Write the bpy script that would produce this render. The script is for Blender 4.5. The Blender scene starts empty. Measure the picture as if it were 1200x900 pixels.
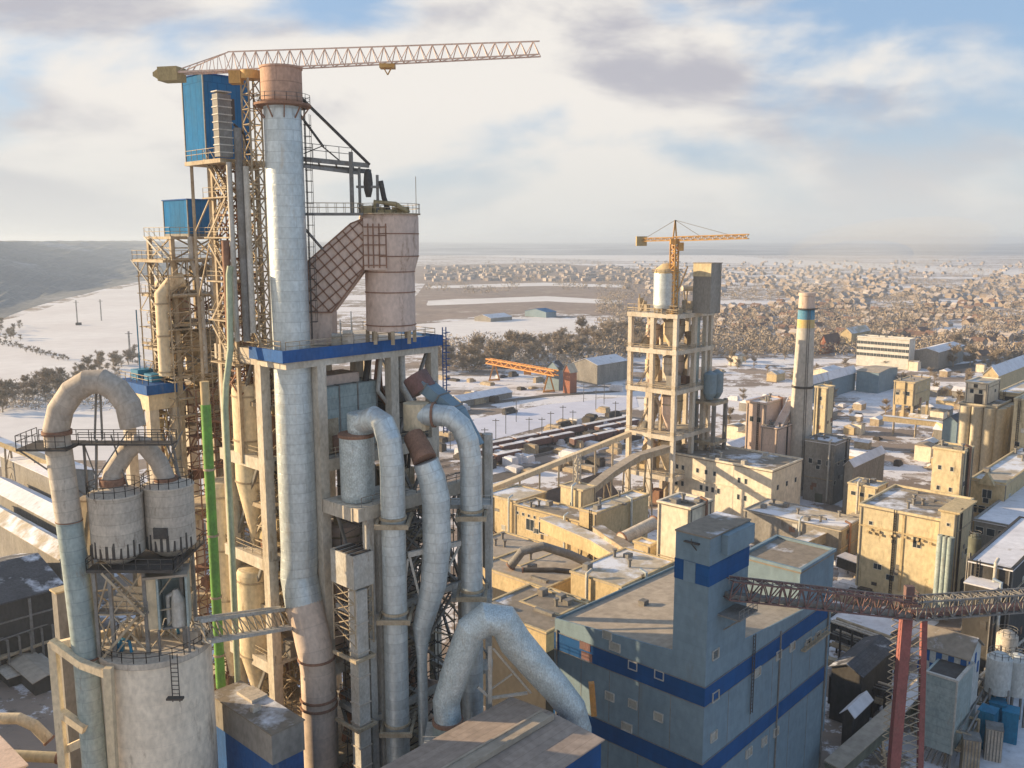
import bpy, math, random
from mathutils import Vector as V
random.seed(7)
C = bpy.context.scene.collection
scene = bpy.context.scene
# ------------------------------------------------------------------ camera model
FOC = 1050.0; PITCH = math.atan(167.0/FOC); CP, SP, H = math.cos(PITCH), math.sin(PITCH), 80.0
def at(x, y, Y):
    a = (x-600)/FOC; b = (y-450)/FOC; t = Y/(CP-b*SP)
    return V((a*t, Y, H-(SP+b*CP)*t))
def gr(x, y, z=0.0):
    a = (x-600)/FOC; b = (y-450)/FOC; t = (H-z)/(SP+b*CP)
    return V((a*t, (CP-b*SP)*t, z))
def mpp(p):                       # metres per photo pixel at a point
    return (p[1]*CP+(H-p[2])*SP)/FOC
def to_x(F, ang, X):
    ux, uy = math.cos(ang), math.sin(ang); D = F[1]*CP+(H-F[2])*SP
    return ((X-600)*D-FOC*F[0])/(FOC*ux-(X-600)*uy*CP)
GA = math.radians(47.5)
class Fr:
    def __init__(s, o, ang=GA):
        s.o = V((o[0], o[1], 0)); s.u = V((math.cos(ang), math.sin(ang), 0)); s.v = V((-math.sin(ang), math.cos(ang), 0)); s.ang = ang
    def P(s, a, b, z): return s.o+s.u*a+s.v*b+V((0, 0, z))
# ------------------------------------------------------------------ mesh builder
SPLIT = set('plank slab top_machinery flashing seam beam brace flange clamp stiffening_ring weld_band ring foot leg post stay column rib bracket strut cross_beam support support_beam stilt louvre downpipe corbel blue_panel silo_bulge wall_louvre flange feed_pipe roof_unit top_fitting corner_trim string_course panel_rib prop drive frame girder wheelset ribbing frame support trestle'.split())
class MB:
    def __init__(s): s.v = []; s.f = []; s.uv = []; s.sm = []; s.pr = []; s.hold = False
    def mark(s):
        if not s.hold: s.pr.append((len(s.v), len(s.f)))
    def face(s, pts, uv=None, smooth=False):
        n = len(s.v); s.v += [V(p) for p in pts]; s.f.append(tuple(range(n, n+len(pts)))); s.sm.append(smooth)
        if uv is None:
            a = V(pts[0]); e = (V(pts[1])-a); l = e.length or 1; e = e/l
            nn = e.cross(V(pts[2])-a); nn = nn.normalized() if nn.length > 1e-9 else V((0, 0, 1)); g = nn.cross(e)
            uv = [((V(p)-a).dot(e), (V(p)-a).dot(g)) for p in pts]
        s.uv.append(uv)
    def box8(s, p):               # p: 4 bottom ccw, 4 top ccw
        s.mark()
        s.face([p[4], p[5], p[6], p[7]]); s.face([p[3], p[2], p[1], p[0]])
        for i in range(4):
            j = (i+1) % 4; s.face([p[i], p[j], p[4+j], p[4+i]])
        return s
    def box(s, x0, x1, y0, y1, z0, z1):
        return s.box8([V(q) for q in ((x0,y0,z0),(x1,y0,z0),(x1,y1,z0),(x0,y1,z0),(x0,y0,z1),(x1,y0,z1),(x1,y1,z1),(x0,y1,z1))])
    def gbox(s, f, a0, a1, b0, b1, z0, z1):
        return s.box8([f.P(a0,b0,z0),f.P(a1,b0,z0),f.P(a1,b1,z0),f.P(a0,b1,z0),f.P(a0,b0,z1),f.P(a1,b0,z1),f.P(a1,b1,z1),f.P(a0,b1,z1)])
    def bar(s, p, q, w, h=None):
        p = V(p); q = V(q); d = (q-p)
        if d.length < 1e-6: return s
        d.normalize(); h = h or w
        up = V((0,0,1)) if abs(d.z) < .95 else V((0,1,0))
        x = d.cross(up).normalized()*(w/2); y = x.cross(d).normalized()*(h/2)
        return s.box8([p-x-y, p+x-y, p+x+y, p-x+y, q-x-y, q+x-y, q+x+y, q-x+y])
    def tube(s, pts, r, n=14, caps=True, smooth=True, rx=None):
        pts = [V(p) for p in pts]; m = len(pts); rs = r if isinstance(r, (list, tuple)) else [r]*m
        tang = []
        for i in range(m):
            a = (pts[i]-pts[i-1]).normalized() if i else (pts[1]-pts[0]).normalized()
            b = (pts[i+1]-pts[i]).normalized() if i < m-1 else a
            tang.append(((a+b).normalized() if (a+b).length > 1e-6 else a, a))
        t0 = tang[0][0]; up = V((0,-1,0)) if abs(t0.y) < .9 else V((0,0,1))
        nx = (up-t0*up.dot(t0)).normalized(); rings = []; L = 0; Ls = []
        for i in range(m):
            t, a = tang[i]
            nx = (nx-t*nx.dot(t)).normalized(); ny = t.cross(nx)
            k = 1/max(.5, t.dot(a))
            rings.append([pts[i]+(nx*math.cos(2*math.pi*j/n)+ny*math.sin(2*math.pi*j/n))*rs[i] for j in range(n)])
            if i: L += (pts[i]-pts[i-1]).length
            Ls.append(L)
        s.mark(); base = len(s.v)
        for i in range(m-1):
            s.v += rings[i]+rings[i+1]; bi = base+2*n*i
            for j in range(n):
                k = (j+1) % n
                s.f.append((bi+j, bi+k, bi+n+k, bi+n+j)); s.sm.append(smooth)
                c = 2*math.pi*max(rs[i], .2)/n
                s.uv.append([(j*c, Ls[i]), ((j+1)*c, Ls[i]), ((j+1)*c, Ls[i+1]), (j*c, Ls[i+1])])
        if caps:
            s.face(list(reversed(rings[0]))); s.face(rings[-1])
        return s
    def cyl(s, c, r, z0, z1, n=20, r2=None):
        return s.tube([(c[0],c[1],z0),(c[0],c[1],z1)], [r, r if r2 is None else r2], n)
    def lathe(s, c, prof, n=22, caps=True):
        return s.tube([(c[0],c[1],z) for r, z in prof], [r for r, z in prof], n, caps)
    def rail(s, pts, h=1.1, w=.07, gap=2.0, closed=False):
        pts = [V(p) for p in pts]
        if closed: pts = pts+[pts[0]]
        for p, q in zip(pts, pts[1:]):
            for k in (h, h*.55): s.bar(p+V((0,0,k)), q+V((0,0,k)), w)
            n = max(1, int((q-p).length/gap))
            for i in range(n+1):
                m = p.lerp(q, i/n); s.bar(m, m+V((0,0,h)), w)
        return s
    def truss(s, p, q, w, h, n, r=.12, rc=None):      # box lattice girder from p to q
        s.mark(); s.hold = True
        p = V(p); q = V(q); d = (q-p).normalized(); up = V((0,0,1)) if abs(d.z) < .9 else V((.676,.737,0))
        x = d.cross(up).normalized()*(w/2); y = x.cross(d).normalized()*(h/2); rc = rc or r*1.6
        cs = [-x-y, x-y, x+y, -x+y]
        for c in cs: s.bar(p+c, q+c, rc)
        for i in range(n):
            a = p.lerp(q, i/n); b = p.lerp(q, (i+1)/n)
            for k in range(4):
                c0, c1 = cs[k], cs[(k+1) % 4]
                if i % 2: c0, c1 = c1, c0
                s.bar(a+c0, b+c1, r)
                s.bar(a+c0, a+c1, r)
        s.hold = False; return s
    def stair(s, p, q, w=.9, th=.15):
        p = V(p); q = V(q); d = V((q.x-p.x, q.y-p.y, 0)).normalized(); x = V((-d.y, d.x, 0))*(w/2)
        for e in (-1, 1):
            s.bar(p+x*e, q+x*e, .08, .25); s.bar(p+x*e+V((0,0,1)), q+x*e+V((0,0,1)), .06)
        n = max(2, int(abs(q.z-p.z)/.3))
        for i in range(n):
            m = p.lerp(q, (i+.5)/n); s.bar(m-x, m+x, .25, .05)
        return s
    def build(s, name, mat, parent=None, loc=None):
        if parent is not None and name in SPLIT and 1 < len(s.pr) <= 60 and s.pr[0] == (0, 0):
            e = s.pr+[(len(s.v), len(s.f))]; o = None
            for (v0, f0), (v1, f1) in zip(e, e[1:]):
                m = MB(); m.v = s.v[v0:v1]; m.f = [tuple(i-v0 for i in f) for f in s.f[f0:f1]]; m.uv = s.uv[f0:f1]; m.sm = s.sm[f0:f1]; o = m.build(name, mat, parent)
            return o
        if parent is not None: o0 = wloc(parent)
        elif loc is not None: o0 = V(loc)
        else:
            n = len(s.v); o0 = V((sum(p.x for p in s.v)/n, sum(p.y for p in s.v)/n, min(p.z for p in s.v)))
        me = bpy.data.meshes.new(name)
        me.from_pydata([p-o0 for p in s.v], [], s.f)
        uvl = me.uv_layers.new(name='UVMap')
        flat = [c for fu in s.uv for c in fu]
        uvl.data.foreach_set('uv', [x for c in flat for x in c])
        me.polygons.foreach_set('use_smooth', s.sm)
        me.materials.append(M[mat]); me.update()
        o = bpy.data.objects.new(name, me); C.objects.link(o)
        if parent is not None: o.parent = parent
        else: o.location = o0
        return o
def wloc(o):
    l = V((0,0,0))
    while o is not None: l += o.location; o = o.parent
    return l
def tag(o, label, cat, group=None):
    o['label'] = label; o['category'] = cat
    if group: o['group'] = group
    return o
def thing(name, label, cat, loc, group=None):
    o = bpy.data.objects.new(name, None); C.objects.link(o); o.location = V(loc); o.empty_display_size = .5
    return tag(o, label, cat, group)
def struct(o): o['kind'] = 'structure'; return o
def stuff(o): o['kind'] = 'stuff'; return o
def dup(o, loc, rz=0, label=None, sc=None):
    r = o.copy(); C.objects.link(r); r.location = V(loc); r.rotation_euler = (0,0,rz)
    if sc: r.scale = (sc,)*3 if not isinstance(sc, tuple) else sc
    if label: r['label'] = label
    for ch in o.children:
        c = ch.copy(); C.objects.link(c); c.parent = r
        for g in ch.children:
            d = g.copy(); C.objects.link(d); d.parent = c
    return r
# ------------------------------------------------------------------ materials
M = {}
def mat(name, c1, c2=None, sc=.4, rough=.75, metal=0.0, streak=False, brick=None, bump=.0, amt=.5, snow=0.0, grime=None, fine=.16, spec=.22, dent=0.):
    m = bpy.data.materials.new(name); m.use_nodes = True; nt = m.node_tree; N = nt.nodes; L = nt.links
    b = N['Principled BSDF']; b.inputs['Roughness'].default_value = rough; b.inputs['Metallic'].default_value = metal; b.inputs['Specular IOR Level'].default_value = spec
    def nd(t, **k):
        n = N.new(t)
        for a, v in k.items(): setattr(n, a, v)
        return n
    geo = nd('ShaderNodeNewGeometry'); mp = nd('ShaderNodeMapping')
    mp.inputs['Scale'].default_value = (1, 1, .3) if streak else (1, 1, 1)
    L.new(geo.outputs['Position'], mp.inputs['Vector'])
    n1 = nd('ShaderNodeTexNoise'); n1.inputs['Scale'].default_value = sc; n1.inputs['Detail'].default_value = 6; n1.inputs['Roughness'].default_value = .65
    L.new(mp.outputs[0], n1.inputs['Vector'])
    r1 = nd('ShaderNodeMapRange'); r1.inputs['From Min'].default_value = amt-.14; r1.inputs['From Max'].default_value = amt+.14; L.new(n1.outputs[0], r1.inputs['Value'])
    mx = nd('ShaderNodeMix', data_type='RGBA'); mx.inputs[6].default_value = (*c1, 1); mx.inputs[7].default_value = (*(c2 or [x*.6 for x in c1]), 1)
    L.new(r1.outputs[0], mx.inputs[0]); col = mx.outputs[2]
    n2 = nd('ShaderNodeTexNoise'); n2.inputs['Scale'].default_value = sc*9; n2.inputs['Detail'].default_value = 5; mp2 = nd('ShaderNodeMapping'); mp2.inputs['Scale'].default_value = (1,1,.6); L.new(geo.outputs['Position'], mp2.inputs['Vector']); L.new(mp2.outputs[0], n2.inputs['Vector'])
    r2 = nd('ShaderNodeMapRange'); r2.inputs['From Min'].default_value = .3; r2.inputs['From Max'].default_value = .7; r2.inputs['To Min'].default_value = 1-fine; r2.inputs['To Max'].default_value = 1+fine; L.new(n2.outputs[0], r2.inputs['Value'])
    vm = nd('ShaderNodeVectorMath', operation='SCALE'); L.new(col, vm.inputs[0]); L.new(r2.outputs[0], vm.inputs['Scale']); col = vm.outputs[0]
    hsrc = n2.outputs[0]
    if brick:
        uv = nd('ShaderNodeUVMap'); bt = nd('ShaderNodeTexBrick'); bt.inputs['Scale'].default_value = 1
        bt.inputs['Brick Width'].default_value = brick[0]; bt.inputs['Row Height'].default_value = brick[1]; bt.inputs['Mortar Size'].default_value = brick[3] if len(brick) > 3 else .03
        bt.inputs['Color1'].default_value = (1,1,1,1); k = 1-brick[2]; bt.inputs['Color2'].default_value = (k,k,k,1); k = 1-brick[2]*1.6; bt.inputs['Mortar'].default_value = (k,k,k,1)
        L.new(uv.outputs[0], bt.inputs['Vector'])
        mm = nd('ShaderNodeVectorMath', operation='MULTIPLY'); L.new(col, mm.inputs[0]); L.new(bt.outputs[0], mm.inputs[1]); col = mm.outputs[0]; hsrc = bt.outputs[0]
    if grime:
        n3 = nd('ShaderNodeTexNoise'); n3.inputs['Scale'].default_value = sc*2.5; n3.inputs['Detail'].default_value = 8; n3.inputs['Roughness'].default_value = .75
        mp3 = nd('ShaderNodeMapping'); mp3.inputs['Scale'].default_value = (1,1,.25); mp3.inputs['Location'].default_value = (31, 17, 5); L.new(geo.outputs['Position'], mp3.inputs['Vector']); L.new(mp3.outputs[0], n3.inputs['Vector'])
        r3 = nd('ShaderNodeMapRange'); r3.inputs['From Min'].default_value = .57; r3.inputs['From Max'].default_value = .72; L.new(n3.outputs[0], r3.inputs['Value'])
        m3 = nd('ShaderNodeMix', data_type='RGBA'); L.new(r3.outputs[0], m3.inputs[0]); L.new(col, m3.inputs[6]); m3.inputs[7].default_value = (*grime, 1); col = m3.outputs[2]
    if snow:
        sx = nd('ShaderNodeSeparateXYZ'); L.new(geo.outputs['Normal'], sx.inputs[0])
        n4 = nd('ShaderNodeTexNoise'); n4.inputs['Scale'].default_value = .12; n4.inputs['Detail'].default_value = 7; n4.inputs['Roughness'].default_value = .65; L.new(geo.outputs['Position'], n4.inputs['Vector'])
        r4 = nd('ShaderNodeMapRange'); r4.inputs['From Min'].default_value = 1-snow-.06; r4.inputs['From Max'].default_value = 1-snow+.06; L.new(n4.outputs[0], r4.inputs['Value'])
        r5 = nd('ShaderNodeMapRange'); r5.inputs['From Min'].default_value = .6; r5.inputs['From Max'].default_value = .8; L.new(sx.outputs[2], r5.inputs['Value'])
        ml = nd('ShaderNodeMath', operation='MULTIPLY'); L.new(r4.outputs[0], ml.inputs[0]); L.new(r5.outputs[0], ml.inputs[1])
        m4 = nd('ShaderNodeMix', data_type='RGBA'); L.new(ml.outputs[0], m4.inputs[0]); L.new(col, m4.inputs[6]); m4.inputs[7].default_value = (.72,.74,.8,1); col = m4.outputs[2]
    L.new(col, b.inputs['Base Color'])
    if bump:
        bp = nd('ShaderNodeBump'); bp.inputs['Strength'].default_value = bump; bp.inputs['Distance'].default_value = .15; L.new(hsrc, bp.inputs['Height']); L.new(bp.outputs[0], b.inputs['Normal'])
        if dent:
            n5 = nd('ShaderNodeTexNoise'); n5.inputs['Scale'].default_value = 1.3; n5.inputs['Detail'].default_value = 3; L.new(geo.outputs['Position'], n5.inputs['Vector'])
            b5 = nd('ShaderNodeBump'); b5.inputs['Strength'].default_value = dent; b5.inputs['Distance'].default_value = .35; L.new(n5.outputs[0], b5.inputs['Height']); L.new(bp.outputs[0], b5.inputs['Normal']); L.new(b5.outputs[0], b.inputs['Normal'])
    M[name] = m; return m
mat('concrete', (.54,.50,.43), (.42,.38,.32), .25, .9, streak=True, grime=(.20,.15,.10), bump=.2)
mat('tower_concrete', (.60,.55,.47), (.45,.39,.31), .3, .9, streak=True, grime=(.25,.18,.11), bump=.2)
mat('white_plaster', (.74,.66,.53), (.66,.58,.45), .12, .9, streak=True, brick=(6,3,.06,.03), grime=(.46,.39,.29))
mat('yellow_plaster', (.62,.52,.34), (.54,.455,.295), .15, .9, streak=True, brick=(6,3,.06,.05), grime=(.22,.17,.10), bump=.2)
mat('ochre_plaster', (.56,.44,.26), (.48,.38,.225), .2, .9, streak=True, brick=(4.5,2.4,.06,.05), grime=(.18,.14,.08), bump=.2)
mat('grey_plaster', (.30,.28,.25), (.22,.205,.185), .2, .9, streak=True, grime=(.13,.11,.09))
mat('grey_cladding', (.20,.275,.325), (.17,.24,.29), .15, .7, streak=True, brick=(6.0,1.15,.07,.03), bump=.25, fine=.10, grime=(.165,.205,.225))
mat('blue_cladding', (.012,.085,.25), (.012,.065,.19), .1, .8, streak=True, brick=(3.0,1.15,.14,.025), bump=.12, fine=.08)
mat('cabin_blue', (.03,.17,.38), (.045,.15,.29), .25, .9, streak=True, grime=(.12,.20,.28), brick=(1.2,9,.16,.05), bump=.2, fine=.08, spec=.05)
mat('fascia_blue', (.025,.11,.33), (.04,.10,.25), .3, .85, streak=True, fine=.14, brick=(3,6,.10,.04), grime=(.13,.17,.24))
mat('silver', (.62,.67,.68), (.53,.585,.60), .35, .42, .45, brick=(3.4,1.15,.15,.04), bump=.35, grime=(.47,.43,.37), fine=.13, spec=.5, dent=.16)
mat('silver_rough', (.58,.64,.65), (.45,.51,.52), .8, .45, .4, dent=.35, bump=.5, fine=.26, grime=(.40,.38,.33))
mat('teal_duct', (.38,.44,.43), (.30,.37,.37), .3, .55, .15, brick=(5,1.3,.13,.045), bump=.3, grime=(.27,.22,.16))
mat('beige_duct', (.64,.52,.43), (.56,.45,.37), .3, .7, grime=(.28,.19,.12), brick=(30,2.6,.10,.05), fine=.12)
mat('pink_steel', (.62,.485,.41), (.54,.42,.35), .3, .75, streak=True, grime=(.24,.15,.10), fine=.12)
mat('rust', (.30,.17,.115), (.21,.12,.085), .6, .85, grime=(.30,.18,.12))
mat('rust_crown', (.52,.33,.24), (.42,.26,.19), .4, .8, streak=True, brick=(40,2.1,.2,.06))
mat('tan_steel', (.46,.385,.28), (.31,.24,.16), .6, .75, grime=(.16,.10,.06))
mat('cream_vessel', (.68,.57,.40), (.56,.45,.30), .3, .75, streak=True, grime=(.28,.18,.10))
mat('silo_white', (.80,.71,.58), (.72,.63,.51), .2, .85, streak=True, grime=(.32,.25,.18), brick=(60,1.5,.06,.03), bump=.15)
mat('silo_grey', (.58,.515,.43), (.48,.425,.36), .4, .85, streak=True, grime=(.18,.14,.11), brick=(60,1.1,.14,.05), bump=.25)
mat('dark_steel', (.085,.08,.075), (.06,.05,.045), .6, .7, grime=(.14,.09,.06))
mat('grey_steel', (.24,.235,.225), (.17,.155,.14), .6, .7, grime=(.18,.13,.09))
mat('pale_steel', (.52,.50,.46), (.41,.38,.33), .5, .7, grime=(.27,.2,.14))
mat('red_steel', (.31,.115,.105), (.23,.095,.085), .5, .8, grime=(.20,.14,.12))
mat('maroon_steel', (.20,.11,.10), (.15,.10,.09), .5, .75, grime=(.12,.10,.09))
mat('crane_pink', (.66,.50,.42), (.58,.42,.34), .5, .6)
mat('crane_yellow', (.58,.34,.12), (.48,.27,.09), .5, .6)
mat('ballast', (.42,.33,.18), (.33,.26,.14), .6, .85)
mat('pipe_green', (.16,.38,.08), (.14,.28,.08), .5, .6, grime=(.20,.21,.11))
mat('pale_green', (.40,.46,.33), (.32,.37,.27), .4, .6)
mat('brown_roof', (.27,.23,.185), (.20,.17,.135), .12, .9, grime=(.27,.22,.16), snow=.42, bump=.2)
mat('grey_roof', (.44,.375,.30), (.36,.305,.245), .1, .85, grime=(.33,.29,.24), brick=(6,1.2,.10,.03), snow=.2)
mat('ribbed_roof', (.40,.32,.265), (.33,.265,.22), .12, .75, brick=(40,1.05,.14,.04), grime=(.24,.19,.16), bump=.3)
mat('snow_roof', (.74,.74,.78), (.62,.61,.64), .08, .8, grime=(.32,.27,.22), fine=.10)
mat('slate_roof', (.10,.10,.11), (.075,.075,.08), .3, .8, snow=.42, brick=(1.4,.6,.2,.04))
mat('dusty_roof', (.50,.44,.35), (.40,.34,.26), .1, .9, grime=(.30,.24,.17), snow=.48)
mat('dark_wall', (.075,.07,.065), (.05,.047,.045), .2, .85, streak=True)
mat('green_wall', (.15,.155,.12), (.11,.115,.09), .15, .9, streak=True)
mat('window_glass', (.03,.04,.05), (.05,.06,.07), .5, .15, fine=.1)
mat('lit_glass', (.42,.40,.34), (.33,.33,.30), .5, .2, fine=.1)  # pale panes; their lit look is in the base colour
mat('frame_white', (.62,.60,.55), (.5,.48,.44), .5, .6)
mat('band_blue', (.07,.24,.40), (.12,.26,.36), .4, .8, grime=(.3,.32,.32)); mat('band_yellow', (.56,.42,.16), (.50,.40,.22), .4, .8, grime=(.42,.38,.3))
mat('coal', (.03,.028,.026), (.05,.045,.04), .3, .95)
mat('brick_red', (.36,.15,.09), (.28,.12,.08), .3, .9)
mat('tank_white', (.55,.57,.56), (.42,.45,.45), .3, .5, grime=(.25,.24,.22))
mat('container_blue', (.03,.21,.36), (.03,.16,.28), .3, .5, grime=(.1,.12,.14))
mat('orange_paint', (.62,.28,.07), (.5,.24,.08), .4, .6)
mat('twig', (.38,.315,.245), (.30,.245,.19), .2, .95)
mat('twig_dark', (.34,.275,.20), (.27,.22,.165), .2, .95)
mat('trunk', (.11,.085,.06), (.07,.055,.04), .5, .95)
mat('house_wall', (.38,.31,.25), (.27,.22,.18), .02, .9); mat('house_roof_brown', (.20,.12,.09), (.13,.09,.075), .02, .9, snow=.35)
mat('house_roof_snow', (.46,.42,.40), (.30,.25,.22), .02, .9)
mat('road', (.11,.10,.09), (.16,.14,.125), .1, .9, snow=.25)
mat('storage_roof', (.16,.12,.095), (.11,.085,.07), .15, .9, grime=(.22,.18,.14), snow=.12)
mat('sand_plaster', (.50,.44,.33), (.43,.375,.28), .2, .9, streak=True, grime=(.27,.23,.17))
mat('field_brown', (.30,.235,.20), (.24,.19,.165), .012, .95, grime=(.52,.47,.44))
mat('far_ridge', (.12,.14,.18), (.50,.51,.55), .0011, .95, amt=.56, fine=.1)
mat('chimney_concrete', (.50,.465,.42), (.44,.41,.365), .15, .9, brick=(60,2.5,.05,.05), grime=(.38,.34,.29))
mat('weathered_duct', (.50,.43,.36), (.40,.34,.28), .35, .75, brick=(5,1.5,.10,.04), grime=(.30,.24,.18), bump=.25)
# ================================================================== MAIN PREHEATER TOWER
T1 = Fr((-24.8, 97.0))
LEV = [0, 18.0, 30.0, 43.0, 55.2, 68.0]
tw = thing('preheater_tower', 'tall cream concrete frame tower with blue edged top deck behind the silver stack', 'tower', T1.P(0,0,0))
for (a, b) in [(4.8,.6),(15.5,.6),(22.1,.6),(.6,5.6),(.6,13.6),(22.1,14.2),(15.5,14.2),(8,14.2),(8,7.5),(15.5,7.5)]:
    MB().gbox(T1, a-.6, a+.6, b-.6, b+.6, 0, 66.2).build('column', 'tower_concrete', tw)
for z in LEV[1:]:
    m = MB(); zt = z; t = 1.5 if z < 60 else 1.9
    nA, nB = (.1, 1.15) if z > 60 else (4.3, 4.9)
    m.gbox(T1, nA, 22.7, -.05, 1.15, zt-t, zt-.1); m.gbox(T1, .05, 1.25, nB, 15, zt-t, zt-.1)
    m.gbox(T1, 1.25, 22.7, 13.7, 14.9, zt-t, zt-.1); m.gbox(T1, 21.5, 22.65, 1.15, 13.7, zt-t, zt-.1); m.gbox(T1, 14.9, 16.1, 1.15, 13.7, zt-t, zt-.3)
    m.build('beam', 'tower_concrete', tw)
    if z > 60: MB().gbox(T1, 1.0, 21.9, 1.0, 14.1, zt-.5, zt-.05).build('deck', 'concrete', tw)
    else: MB().gbox(T1, 5.2, 21.9, 1.0, 14.1, zt-.5, zt-.05).build('deck', 'concrete', tw); MB().gbox(T1, 1.0, 5.19, 5.3, 14.1, zt-.5, zt-.05).build('deck', 'concrete', tw)
    r = MB(); e = .3
    r.rail([T1.P(.3,15,zt), T1.P(.3,nB,zt)], gap=1.8); r.rail([T1.P(nA+.2,.2,zt), T1.P(22.4,.2,zt), T1.P(22.4,14.8,zt), T1.P(.3,15,zt)], gap=1.8); r.build('railing', 'tan_steel', tw)
m = MB(); m.gbox(T1, -.25, 22.9, -.35, -.1, 66.9, 68.25); m.gbox(T1, -.5, -.25, -.35, 6.4, 66.9, 68.25); m.gbox(T1, 22.9, 23.15, -.35, 12, 66.9, 68.25); m.build('fascia', 'fascia_blue', tw)
# mid platforms, stairs and braces on the lit face
for z in (24, 36.5, 49.2, 61.5):
    m = MB(); m.gbox(T1, 1.4, 5.5, 2, 13, z-.18, z); m.rail([T1.P(1.5,2,z), T1.P(1.5,13,z)], gap=1.5); m.bar(T1.P(1.2,5,z-.4), T1.P(1.2,13.6,z-.4), .35, .5)
    m.build('landing', 'tan_steel', tw)
for i, z in enumerate((18, 24, 30, 36.5, 43, 49.2, 55.2, 61.5)):
    z2 = (24, 30, 36.5, 43, 49.2, 55.2, 61.5, 68)[i]; s = i % 2
    MB().stair(T1.P(2.2+s, 6.5 if s else 12, z), T1.P(2.2+s, 12 if s else 6.5, z2), 1.0).build('stair', 'tan_steel', tw)
for k, (z0, z1) in enumerate(zip(LEV[:-1], LEV[1:])):
    m = MB(); m.bar(T1.P(1,14,z0), T1.P(1,8,z1-1.5), .35); m.bar(T1.P(22.2,2,z0), T1.P(22.2,13,z1-1.5), .4); m.bar(T1.P(16,.7,z0), T1.P(21.6,.7,z1-1.5), .35); m.bar(T1.P(21.6,.9,z0), T1.P(16,.9,z1-1.5), .35)
    m.build('brace', 'grey_steel', tw)
random.seed(12)
for i in range(26):
    a_, b_ = random.uniform(1.9,7.2), random.uniform(5.6,13); z0 = random.choice((0,18,30,43,55.2)); z1 = z0+random.choice((11,12,24)); z1 = min(z1, 66); k = random.random(); r = random.uniform(.12,.42)
    p = [T1.P(a_,b_,z0), T1.P(a_,b_,z0+(z1-z0)*.55), T1.P(a_+random.uniform(-.8,.8),b_+random.uniform(-1.2,1.2),z0+(z1-z0)*.7), T1.P(a_,b_+random.uniform(-1.5,1.5),z1)]
    MB().tube(p, r, 8).build('service_pipe', ('rust','tan_steel','cream_vessel','ochre_plaster','dark_steel')[i % 5], tw)
for i in range(22):
    z = random.choice((18,24,30,36.5,43,49.2,55.2,61.5)); a_, b_ = random.uniform(2,6.5), random.uniform(5.5,12.5); w = random.uniform(.4,1.0); h = random.uniform(.8,2.4)
    MB().gbox(T1, a_-w, a_+w, b_-w, b_+w, z, z+h).build('machine_casing', ('rust','tan_steel','ochre_plaster','grey_steel')[i % 4], tw)
for i in range(14):
    z = random.choice((20.5,27,33,39.5,46,52,58,63)); b_ = random.uniform(6,8)
    MB().tube([T1.P(random.uniform(1.5,4),5.2,z), T1.P(random.uniform(1.5,4),13.2,z+random.uniform(-2,2))], random.uniform(.12,.3), 8).build('service_pipe', ('rust','tan_steel','dark_steel')[i % 3], tw)
for i in range(18):
    a_, b_ = random.uniform(6,21), random.uniform(2,6); z0 = random.choice((0,18,30,43)); z1 = z0+12
    MB().tube([T1.P(a_,b_,z0), T1.P(a_,b_,z0+7), T1.P(a_+random.uniform(-1.5,1.5),b_,z0+9), T1.P(a_+.4,b_,z1)], random.uniform(.15,.6), 8).build('service_pipe', ('dark_steel','grey_steel','rust')[i % 3], tw)
# slim blue ladder cage at far corner
m = MB()
for a in (23.25, 23.85): m.bar(T1.P(a,-.3,55.4), T1.P(a,-.3,69.2), .14)
for i in range(34): m.bar(T1.P(23.25,-.3,55.6+i*.4), T1.P(23.85,-.3,55.6+i*.4), .06)
for i in range(16): m.bar(T1.P(23.15,-.3,55.8+i*.85), T1.P(23.15,-.95,55.8+i*.85), .06); m.bar(T1.P(23.95,-.3,55.8+i*.85), T1.P(23.95,-.95,55.8+i*.85), .06); m.bar(T1.P(23.15,-.95,55.8+i*.85), T1.P(23.95,-.95,55.8+i*.85), .08)
m.build('caged_ladder', 'fascia_blue', tw)
# annex frame on the shaded side
an = thing('pipe_support_frame', 'cream steel and concrete frame carrying the silver vessel and down pipes beside the main tower', 'frame', T1.P(8,-4,0))
m = MB(); m.gbox(T1, 4.3, 21.5, -6.6, -5.6, 49.2, 50.7); m.gbox(T1, 4.2, 5.3, -5.6, -.2, 49.1, 50.65); m.gbox(T1, 13, 14, -5.6, -.2, 49.1, 50.6); m.build('beam', 'tower_concrete', an)
MB().gbox(T1, 5.3, 13, -5.6, -.2, 50.2, 50.62).build('deck', 'concrete', an)
m = MB(); m.rail([T1.P(5,-6.3,50.7), T1.P(21.3,-6.3,50.7)], gap=1.6); m.build('railing', 'grey_steel', an)
for a, b in ((6.0,-6.1), (7.6,-6.1), (20.8,-6.1)):
    MB().gbox(T1, a-.45, a+.45, b-.45, b+.45, 0, 49.2).build('column', 'pale_steel', an)
for z in (12, 24.5, 37):
    m = MB(); m.gbox(T1, 5.5, 21.2, -6.4, -5.8, z, z+.7); m.gbox(T1, 5.5, 6.2, -5.8, -.2, z+.02, z+.66); m.gbox(T1, 13.2, 13.9, -5.8, -.2, z+.03, z+.64); m.gbox(T1, 20.3, 21.0, -5.8, -.2, z+.01, z+.65); m.build('cross_beam', 'pale_steel', an)
for z0, z1 in ((12.6,24.5),(25.2,37),(37.7,49.2),(.2,12)):
    m = MB(); m.bar(T1.P(5.8,-5.8,z0), T1.P(5.8,-.4,z1), .3); m.bar(T1.P(20.6,-5.8,z0), T1.P(20.6,-.4,z1), .3); m.bar(T1.P(8,-6,z0), T1.P(20,-6,z1), .28); m.bar(T1.P(8,-5.9,z1), T1.P(20,-5.9,z0), .28); m.build('brace', 'grey_steel', an)
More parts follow.
